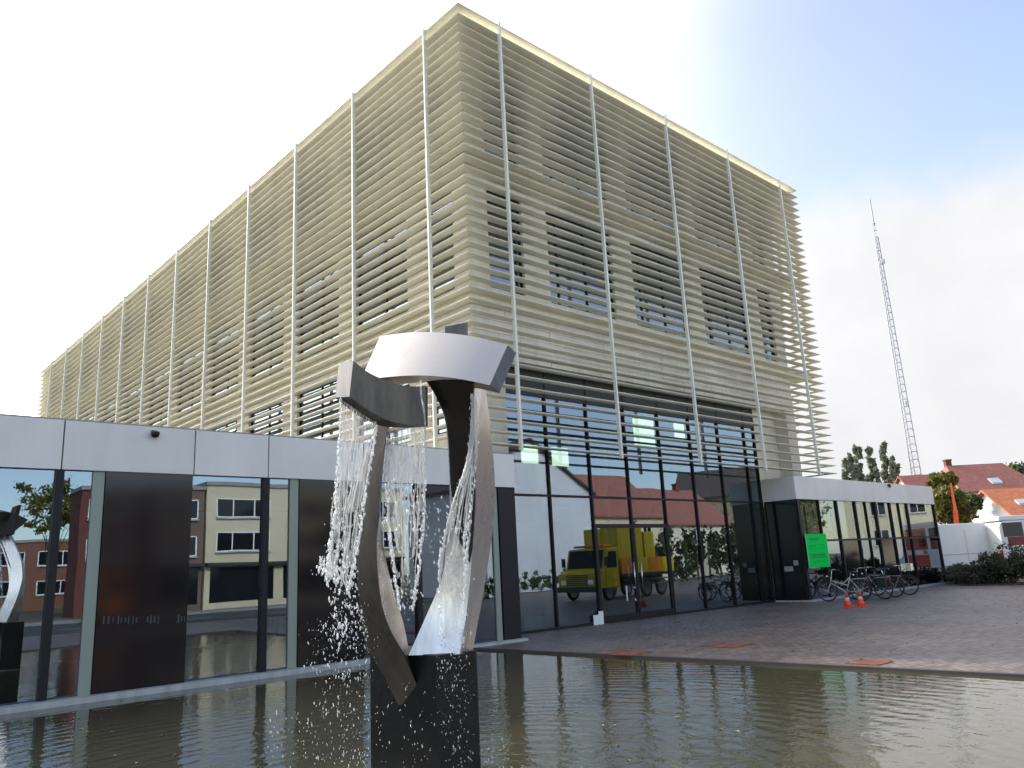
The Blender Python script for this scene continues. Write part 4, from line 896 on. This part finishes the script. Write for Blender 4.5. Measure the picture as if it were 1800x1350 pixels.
# white and red rescue van
def rescue_van():
    v = thing('van', 'white rescue van with red side panels at the right edge', 'van', (0, 0, 0)); L_, H_, W_ = 6.2, 2.95, 2.1
    mb = MB(); van_body(mb, L_, 2.72, W_); mb.build('body', WHITEP, v, bevel=.04)
    mb = MB(); mb.box(.05, L_ - 1.7, -W_ / 2 - .02, W_ / 2 + .02, 2.73, H_); mb.build('roof', WHITEP, v, bevel=.04)
    for sy in (-1, 1):
        y0 = sy * W_ / 2
        mb = MB(); mb.box(.15, 1.12, y0 - .01, y0 + .012, 1.95, 2.62); mb.build('side_window', BLACKP, v)
        mb = MB(); mb.box(.30, 1.12, y0 - .01, y0 + .013, 1.54, 1.94); mb.build('red_panel', mat('dark_red_paint', (.16, .012, .012), .4), v)
        mb = MB(); mb.box(1.52, 4.4, y0 - .01, y0 + .013, .62, 1.27); mb.build('red_panel', REDP, v)
        mb = MB(); mb.box(1.52, 4.4, y0 - .01, y0 + .011, 1.54, 2.66); mb.build('red_panel', REDP, v)
        mb = MB(); mb.box(1.55, 2.5, y0 - .01, y0 + .012, 1.7, 2.5); mb.build('side_window', BLACKP, v)
        mb = MB(); mb.hexa([(1.16, y0 - .012, .7), (1.5, y0 - .012, .7), (1.5, y0 + .016, .7), (1.16, y0 + .016, .7), (.98 + .18, y0 - .012, 2.70), (1.32, y0 - .012, 2.70), (1.32, y0 + .016, 2.70), (1.16, y0 + .016, 2.70)]); mb.build('white_pillar', WHITEP, v)
        mb = MB(); mb.box(.02, L_ - 1.6, y0 - .012, y0 + .014, 1.28, 1.52); mb.build('white_stripe', WHITEP, v)
        mb = MB(); mb.box(1.62, 2.2, y0 - .012, y0 + .017, 1.30, 1.50); mb.build('yellow_mark', YELP, v)
        mb = MB(); mb.box(-.04, .1, sy * .93 - .08, sy * .93 + .1, 1.0, 1.35); mb.build('tail_lamp', LAMPR, v)
    mb = MB(); mb.quad((L_ - 1.47, -.85, 2.58), (L_ - 1.47, .85, 2.58), (L_ - .90, .85, 1.35), (L_ - .90, -.85, 1.35)); mb.build('windscreen', BLACKP, v)
    mb = MB(); mb.box(-.12, .04, -1.0, 1.0, .38, .6); mb.box(L_ - .05, L_ + .06, -1, 1, .38, .6); mb.build('bumper', DARKP, v)
    wheels(v, (1.35, 5.0), W_); return v
v2 = rescue_van(); q = at(1749, 1010, 38.5); place(v2, (q.x, q.y, -.02), vang)

# ------------------------------------------------------------------ houses
def house(name, label, cx, cy, ang, L_, W_, eave, ridge, wall, roof, wins=(), chim=(), hip=0.0, over=.35, roofwins=(), base=-.3):
    h = thing(name, label, 'house', (0, 0, 0))
    mb = MB(); mb.box(-L_ / 2, L_ / 2, -W_ / 2, W_ / 2, 0, eave)
    if hip == 0:
        for s in (-1, 1): mb.prism([(-W_ / 2, eave), (W_ / 2, eave), (0, ridge - .05)], 'x', s * L_ / 2 - (.25 if s > 0 else 0), s * L_ / 2 + (.25 if s < 0 else 0))
    mb.build('wall', wall, h)
    A = L_ / 2 + over; Bw = W_ / 2 + over; sl_ = (ridge - eave) / (W_ / 2); ez_ = eave - sl_ * over; ra = A - hip
    t = .16; mb = MB()
    for s in (-1, 1):
        mb.hexa([(-A, s * Bw, ez_), (A, s * Bw, ez_), (ra, 0, ridge), (-ra, 0, ridge), (-A, s * Bw, ez_ + t), (A, s * Bw, ez_ + t), (ra, 0, ridge + t), (-ra, 0, ridge + t)])
    if hip:
        for s in (-1, 1): mb.hexa([(s * A, -Bw, ez_), (s * A, Bw, ez_), (s * ra, .01, ridge), (s * ra, -.01, ridge), (s * A, -Bw, ez_ + t), (s * A, Bw, ez_ + t), (s * ra, .01, ridge + t), (s * ra, -.01, ridge + t)])
    ro = mb.build('roof', roof, h)
    for (x, y) in chim: mb = MB(); mb.box(x - .3, x + .3, y - .25, y + .25, ridge - 1.2, ridge + .7); mb.box(x - .36, x + .36, y - .31, y + .31, ridge + .701, ridge + .85); mb.build('chimney', BRICKR, ro)
    for (x, f_, ww, hh) in roofwins:
        mb = MB(); y = -W_ / 2 * (1 - f_); zc = eave + (ridge - eave) * f_; dy = hh / 2 * math.cos(math.atan(sl_)); dz = hh / 2 * math.sin(math.atan(sl_))
        mb.hexa([(x - ww / 2, y - dy, zc - dz + t), (x + ww / 2, y - dy, zc - dz + t), (x + ww / 2, y + dy, zc + dz + t), (x - ww / 2, y + dy, zc + dz + t), (x - ww / 2, y - dy, zc - dz + t + .16), (x + ww / 2, y - dy, zc - dz + t + .16), (x + ww / 2, y + dy, zc + dz + t + .16), (x - ww / 2, y + dy, zc + dz + t + .16)])
        mb.build('roof_window', mat('skylight', (.5, .53, .56), .2), ro)
    for (x, zc, ww, hh) in wins:
        y = -W_ / 2; mb = MB(); f_ = .07
        mb.box(x - ww / 2, x + ww / 2, y - .03, y + .04, zc - hh / 2, zc - hh / 2 + f_); mb.box(x - ww / 2, x + ww / 2, y - .03, y + .04, zc + hh / 2 - f_, zc + hh / 2)
        for xx in (x - ww / 2, x - f_ / 2, x + ww / 2 - f_): mb.box(xx, xx + f_, y - .03, y + .04, zc - hh / 2 + f_, zc + hh / 2 - f_)
        wo_ = mb.build('window', WHITEP, h); mb = MB(); mb.box(x - ww / 2 + .03, x + ww / 2 - .03, y - .015, y + .01, zc - hh / 2 + .03, zc + hh / 2 - .03); mb.build('pane', BLACKP, wo_)
        mb = MB(); mb.box(x - ww / 2 - .08, x + ww / 2 + .08, y - .14, y - .001, zc - hh / 2 - .08, zc - hh / 2 - .001); mb.build('sill', SILL, wo_)
    h.location = (cx, cy, base); h.rotation_euler = (0, 0, ang); return h
q = at(1722, 870, 84); house('house', 'white house with a large dark red tiled roof and skylight', q.x, q.y, vang, 8.2, 8.0, 7.3, 10.2, WHITEB, TILER, wins=((.5, 5.9, 1.2, 1.3), (-2.2, 5.9, 1.2, 1.3), (.5, 2.6, 1.4, 1.4)), chim=((-2.6, .4),), hip=1.4, roofwins=((.1, .25, 1.1, .9),))
q = at(1652, 860, 90); house('house', 'long house with a brownish red roof left of the white house', q.x, q.y, vang, 8.5, 7.5, 7.0, 9.9, TANB, TILER, wins=((-2, 5.4, 1.2, 1.3), (1.5, 5.4, 1.2, 1.3)), chim=((2.4, 0),))
q = at(1590, 870, 97); house('house', 'low dark red roof ridge peeping over the right wing', q.x, q.y, vang, 9.0, 7.5, 6.6, 9.3, TANB, TILER, wins=((0, 5, 1.2, 1.3),), chim=((-.6, .2),))
q = at(1822, 905, 62); house('house', 'nearer house with bright orange tiled roof behind the rescue van', q.x, q.y, vang, 7.4, 6.0, 4.0, 6.0, WHITEB, TILEO, wins=((-2.0, 2.6, 1.2, 1.2), (1.2, 2.6, 1.2, 1.2)), roofwins=((-2.0, .35, 1.2, .6),))
q = at(1812, 880, 94); house('house', 'brown red roofed house behind the orange roof', q.x, q.y, vang, 9.0, 7.5, 6.5, 9.0, BRICKR, TILER, wins=((-2, 5, 1.2, 1.3),))
# orange post
q = at(1674, 915, 50); pt = thing('crane_boom', 'narrow orange red boom standing upright among the trees above the white van', 'crane', (q.x, q.y, -.3))
b_ = Vector((q.x, q.y, -.3)); e = at(1671, 849, 50)
p = MB(); p.tube(b_, (q.x, q.y, .6), .35, .32, n=12); p.build('base', DARKP, pt, True)
p = MB(); p.tube((q.x, q.y, .6), (e.x, e.y, (e.z + .6) * .62), .22, .15, n=4); p.build('lower_section', mat('red_orange_paint', (.62, .08, .025), .45), pt)
p = MB(); p.tube((e.x, e.y, (e.z + .6) * .60), e, .11, .06, n=4); p.build('upper_section', MATS['red_orange_paint'], pt)

# ------------------------------------------------------------------ lattice mast
D_ = 105; q = at(1611, 840, D_); tp = at(1521.5, 296, D_); base = Vector((q.x, q.y, -.3)); topz = tp.z
M_ = thing('radio_mast', 'tall slender grey lattice radio mast rising behind the poplars', 'mast', base)
def mw(zz): return .98 * (1 - .80 * max(0, (zz) / topz)) * .82
legs = [(math.cos(rad(a_)), math.sin(rad(a_))) for a_ in (70, 190, 310)]
lev = [base.z + .3 + (topz * .93) * k / 46 for k in range(47)]
for lx, ly in legs:
    mb = MB()
    for za, zb in zip(lev[::4], lev[4::4]): mb.tube(base + Vector((lx * mw(za), ly * mw(za), za)), base + Vector((lx * mw(zb), ly * mw(zb), zb)), .075, n=6, caps=False)
    mb.build('leg', MASTM, M_)
mb = MB()
for i, za in enumerate(lev):
    for k in range(3):
        a_, c_ = legs[k], legs[(k + 1) % 3]; P0 = base + Vector((a_[0] * mw(za), a_[1] * mw(za), za)); P1 = base + Vector((c_[0] * mw(za), c_[1] * mw(za), za)); mb.tube(P0, P1, .036, n=5, caps=False)
        if i < len(lev) - 1: zb = lev[i + 1]; mb.tube(P0, base + Vector((c_[0] * mw(zb), c_[1] * mw(zb), zb)), .018, n=4, caps=False)
mb.build('bracing', MASTM, M_)
mb = MB(); mb.tube((base.x, base.y, lev[-1] + base.z - .3), (base.x, base.y, topz), .10, .07, n=6); mb.build('antenna', MASTM, M_)
for zz in (topz * .40, topz * .80): mb = MB(); mb.box(base.x - .5, base.x - .2, base.y - .7, base.y - .4, zz, zz + .6); mb.tube((base.x - .3, base.y - .5, zz + .3), (base.x, base.y, zz + .3), .03); mb.build('equipment_box', MASTM, M_)

# ------------------------------------------------------------------ the street opposite, seen in the glass
def block(name, label, x0, x1, y, depth, h_, wall, floors, shop=True, colw=3.2):
    t = thing(name, label, 'building', ((x0 + x1) / 2, y, 0))
    mb = MB(); mb.box(x0, x1, y - depth, y, -.3, h_); mb.build('wall', wall, t)
    mb = MB(); mb.box(x0 - .1, x1 + .1, y - depth - .1, y + .15, h_, h_ + .3); mb.build('roof', ROOFM, t)
    nC = max(1, int((x1 - x0) / colw))
    for zc in floors:
        for k in range(nC):
            cx = x0 + (x1 - x0) * (k + .5) / nC; ww = .72 * (x1 - x0) / nC; hh = 1.55
            fr = MB(); fr.box(cx - ww / 2, cx + ww / 2, y + .0, y + .05, zc - hh / 2, zc - hh / 2 + .08); fr.box(cx - ww / 2, cx + ww / 2, y, y + .05, zc + hh / 2 - .08, zc + hh / 2)
            for f_ in (-.5, -.2, .2, .5): fr.box(cx + f_ * ww - .05, cx + f_ * ww + .05, y, y + .05, zc - hh / 2 + .08, zc + hh / 2 - .08)
            fo = fr.build('window', WHITEP, t); p = MB(); p.box(cx - ww / 2 + .04, cx + ww / 2 - .04, y + .005, y + .02, zc - hh / 2 + .04, zc + hh / 2 - .04); p.build('pane', BLACKP, fo)
            p = MB(); p.box(cx - ww / 2 - .1, cx + ww / 2 + .1, y + .001, y + .18, zc - hh / 2 - .12, zc - hh / 2 - .001); p.build('sill', SILL, fo)
    if shop:
        for k in range(nC):
            cx = x0 + (x1 - x0) * (k + .5) / nC; ww = .86 * (x1 - x0) / nC
            p = MB(); p.box(cx - ww / 2, cx + ww / 2, y + .001, y + .03, .2, 2.9); p.build('shop_window', BLACKP, t)
        p = MB(); p.box(x0, x1, y + .001, y + .6, 3.0, 3.25); p.build('canopy', DARKP, t)
    return t
block('apartment_block', 'beige three-storey block with shop windows across the street, mirrored in the glass', 24.6, 43.5, -35, 12, 9.4, BEIGEB, (7.6, 4.9), colw=5.4)
block('apartment_block', 'narrow dark brown brick building beside the beige block, mirrored in the glass', 20.6, 24.4, -35, 12, 9.0, BRICKB, (7.4, 4.6), colw=3.6)
RB0 = 16.0
block('apartment_block', 'red brick building with white window frames, mirrored in the left panes', RB0, 20.3, -37, 3, 9.0, BRICKR, (7.6, 4.6), shop=False, colw=3.6)
block('apartment_block', 'long orange brick terrace across the street, mirrored at the far left', 2, 30, -75, 12, 7.2, mat('orange_brick', (.17, .075, .045), .85, var=.2, vscale=8), (5.4, 2.2), shop=False, colw=4.5)
house('house', 'white gabled house across the street, mirrored in the entrance glass', 41.5, -17, rad(90), 9, 13.5, 7.6, 11.5, WHITEB, TILED, wins=())
house('house', 'pale house with a red roof beyond the truck, mirrored in the entrance glass', 56, -20, rad(180), 11, 9, 6.2, 10.2, TANB, TILER, wins=((-3, 4.4, 1.2, 1.4), (0, 4.4, 1.2, 1.4), (3, 4.4, 1.2, 1.4)), chim=((3, 0),))
house('house', 'cream house with a red roof at the far end of the street opposite', 70, -22, rad(180), 12, 9, 5.6, 9.4, mat('cream_render', (.68, .62, .48), .8), TILER, wins=((-3, 4, 1.2, 1.4), (1, 4, 1.2, 1.4)), chim=((-3, 0),))
house('house', 'cream house at the end of the plaza, mirrored in the right wing', 97, -8.5, rad(-113), 15, 9, 9.5, 13, mat('cream_render', (.68, .62, .48), .8), TILER, wins=((-4, 6.6, 1.6, 1.8), (0, 6.6, 1.6, 1.8), (4, 6.6, 1.6, 1.8), (-4, 3.2, 1.6, 1.8), (0, 3.2, 1.6, 1.8), (4, 3.2, 1.6, 1.8)))
house('house', 'brown brick house at the end of the plaza, mirrored beside the poster', 90, -25, rad(-113), 14, 9, 9.5, 13, mat('mottled_brick', (.22, .13, .07), .85, col2=(.50, .40, .26), vscale=2.2), TILED, wins=((-4, 6.6, 1.6, 1.8), (3, 6.6, 1.6, 1.8), (-4, 3.2, 1.6, 1.8), (3, 3.2, 1.6, 1.8)))
def street_tree(x, y, h_, r_, mt_, lb, seed):
    rr_ = random.Random(seed); bl = [(x, y, h_ - r_, r_ * .8, r_ * .8, r_ * .8)] + [(x + math.cos(a_) * r_ * .6, y + math.sin(a_) * r_ * .6, h_ - r_ + rr_.uniform(-.5, .4) * r_, r_ * .5, r_ * .5, r_ * .45) for a_ in (0, 1.2, 2.4, 3.6, 4.8)]
    tree('tree', lb, (x, y, -.3), h_ - r_ * .5, bl, mt_, 3500, .16, .18, seed, 'trees across the street')
street_tree(17.4, -52, 12.2, 3.0, L_YEL, 'olive tree behind the red brick building, mirrored in the left panes', 71)
street_tree(12.0, -58, 7.5, 2.8, L_GRN, 'green tree behind the orange terrace, mirrored at the far left', 72)
street_tree(30.5, -23.5, 6.5, 1.9, L_GRN, 'slim street tree in front of the beige block, mirrored in the glass', 73)
street_tree(69, -9, 8.5, 3.4, L_GRN, 'green tree at the far end of the street opposite', 74)
t = thing('hedge', 'tall dark evergreen hedge beyond the truck, mirrored in the entrance doors', 'hedge', (52, -7, 0)); leaves('foliage', t, L_HED, [(43 + 1.6 * k, -6.9 - .2 * (k % 2), 2.0 + .15 * (k % 3), 1.2, .9, 2.1) for k in range(14)], 9000, .16, 82, shell=.3)
p = MB()
for k in range(14): p.tube((43 + 1.6 * k, -6.95, -.01), (43 + 1.6 * k, -6.95, 2.6), .09, .04, n=6)
p.build('stems', BARK, t)['kind'] = 'stuff'
t = thing('hedge', 'clipped green hedge before the white house across the street', 'hedge', (36, -8.8, 0)); leaves('foliage', t, L_GRN, [(x, -8.9, .6, .8, .6, .75) for x in (29, 30.2, 31.4, 32.6, 33.8, 35, 36.2, 37.4, 38.6, 39.8, 41)], 6000, .08, 81, shell=.3)
# yellow truck parked on the plaza just right of the view
T = thing('truck', 'yellow flatbed truck with yellow board sides parked on the paving, mirrored in the doors', 'truck', (0, 0, 0))
W_ = 2.3
mb = MB(); mb.prism([(-.02, .55), (-.02, 1.25), (.55, 1.40), (.85, 2.35), (1.75, 2.40), (1.75, .55)], 'y', -W_ / 2, W_ / 2); mb.build('cab', YELP, T, bevel=.06)
for sy in (-1, 1): mb = MB(); y0 = sy * (W_ / 2 + .004); mb.quad((.72, y0, 1.45), (1.55, y0, 1.45), (1.55, y0, 2.2), (.95, y0, 2.2)); mb.build('side_window', BLACKP, T)
mb = MB(); mb.quad((.56, -1, 1.47), (.56, 1, 1.47), (.82, 1, 2.28), (.82, -1, 2.28)); mb.v = [(a_ - .015, b_, c_) for a_, b_, c_ in mb.v]; mb.build('windscreen', BLACKP, T)
mb = MB(); mb.box(1.8, 6.4, -W_ / 2, W_ / 2, 1.0, 1.14); mb.build('bed', DARKP, T)
mb = MB(); mb.box(1.8, 6.4, -.35, .35, .6, .99); mb.build('chassis', DARKP, T)
for sy in (-1, 1):
    for k in range(4): mb = MB(); x0 = 1.85 + 1.14 * k; mb.box(x0, x0 + 1.10, sy * W_ / 2 - .025, sy * W_ / 2 + .025, 1.145, 1.85); mb.build('side_board', YELP if k % 2 else ORGP, T)
mb = MB(); mb.box(1.95, 4.0, -1.0, 1.0, 1.145, 3.3); mb.build('load', YELP, T, bevel=.03)
mb = MB(); mb.box(4.15, 5.0, -1.0, 1.0, 1.145, 3.1); mb.build('load', YELP, T, bevel=.03)
wheels(T, (.9, 3.9, 5.2), W_, .45)
for sy in (-1, 1): mb = MB(); mb.box(-.06, -.021, sy * .8 - .15, sy * .8 + .15, .75, .95); mb.build('headlight', CHROME, T)
for sy in (-1, 1):
    mb = MB(); mb.box(1.66, 1.70, sy * W_ / 2 - .004, sy * W_ / 2 + .005, .62, 2.3); mb.box(.62, .65, sy * W_ / 2 - .004, sy * W_ / 2 + .005, .62, 1.42); mb.build('door_gap', DARKP, T)
    mb = MB(); mb.box(.45, .60, sy * (W_ / 2 + .12) - .02, sy * (W_ / 2 + .12) + .1, 1.55, 1.95); mb.tube((.55, sy * W_ / 2, 1.6), (.52, sy * (W_ / 2 + .14), 1.7), .015); mb.build('mirror', DARKP, T)
    mb = MB(); mb.box(2.0, 6.3, sy * W_ / 2 - .03, sy * W_ / 2 + .01, .55, .62); mb.box(2.0, 6.3, sy * W_ / 2 - .03, sy * W_ / 2 + .01, .80, .86); mb.build('side_guard', CHROME, T)
mb = MB()
for k in range(6): mb.box(-.045, -.021, -.62, .62, .72 + .085 * k, .76 + .085 * k)
mb.build('grille', DARKP, T); mb = MB(); mb.box(-.14, .02, -1.15, 1.15, .42, .66); mb.build('bumper', DARKP, T, bevel=.02)
mb = MB(); mb.box(.95, 1.6, -.9, .9, 2.42, 2.52); mb.build('beacon_bar', ORGP, T, bevel=.02)
place(T, (27.2, 5.3, 0), rad(-4))
EX_ = thing('excavator', 'small orange excavator by the road, mirrored in the left panes', 'excavator', (0, 0, 0))
for sy in (-1, 1):
    mb = MB(); mb.prism([(-.9, .12), (-.75, 0), (.75, 0), (.9, .12), (.9, .35), (.75, .48), (-.75, .48), (-.9, .35)], 'y', sy * .7 - .18, sy * .7 + .18); mb.build('track', RUBBER, EX_)
mb = MB(); mb.box(-.9, .7, -.75, .75, .5, 1.1); mb.build('body', ORGP, EX_, bevel=.06)
mb = MB(); mb.box(-.2, .65, -.7, .1, 1.101, 2.4); mb.build('cab', ORGP, EX_, bevel=.05)
mb = MB(); mb.box(.0, .66, -.708, .108, 1.5, 2.2); mb.build('cab_window', BLACKP, EX_)
mb = MB(); mb.tube((.7, .3, .9), (1.7, .3, 2.8), .14, .12, n=4); mb.tube((1.7, .3, 2.8), (2.7, .3, 1.3), .12, .09, n=4); mb.build('boom', ORGP, EX_)
mb = MB(); mb.prism([(2.5, 1.3), (2.9, 1.25), (2.95, .8), (2.6, .65), (2.45, .9)], 'y', .05, .55); mb.build('bucket', DARKP, EX_)
place(EX_, (13.4, -19, -.12), rad(120))

# ------------------------------------------------------------------ fallen leaves
fl_ = MB(); rl_ = random.Random(9)
def leaf_on(x, y, z_):
    a_ = rl_.uniform(0, 6.28); l_ = rl_.uniform(.02, .045); w_ = l_ * .5; c, s_ = math.cos(a_), math.sin(a_)
    fl_.quad((x - c * l_, y - s_ * l_, z_), (x + s_ * w_, y - c * w_, z_ + rl_.uniform(.004, .012)), (x + c * l_, y + s_ * l_, z_), (x - s_ * w_, y + c * w_, z_ + rl_.uniform(.004, .012)))
for _ in range(420): leaf_on(rl_.uniform(12.3, 38), rl_.uniform(3, 14.0), .003)
for _ in range(160): leaf_on(rl_.uniform(13.2, 26.4), 15.40 - abs(rl_.gauss(0, .35)), .003)
for _ in range(120): leaf_on(rl_.uniform(-2, 11.2), rl_.uniform(3, 13.8), -.033)
tag(stuff(fl_.build('fallen_leaves', mat('dry_leaf', (.16, .09, .035), .8, col2=(.33, .24, .09), vscale=9))), 'small dry leaves scattered over the paving and the pool', 'leaves')
# splash foam round the foot of the pedestal
fo_ = MB()
for _ in range(900):
    a_ = rw.uniform(0, 6.28); d_ = abs(rw.gauss(0, .38)); cx, cy = (corner.x - .25, corner.y + .95) if rw.random() < .6 else (corner.x + .4, corner.y - .1)
    x, y = cx + d_ * math.cos(a_), cy + d_ * math.sin(a_)
    if corner.x - .01 < x < corner.x + PB + .01 and corner.y - .01 < y < corner.y + PA + .01: continue
    drop(fo_, (x, y, -.036), rw.uniform(.004, .016), rw.uniform(.2, .5))
tag(stuff(fo_.build('splash_foam', DROP, None, True)), 'white bubbles on the pool at the foot of the black pedestal', 'foam')
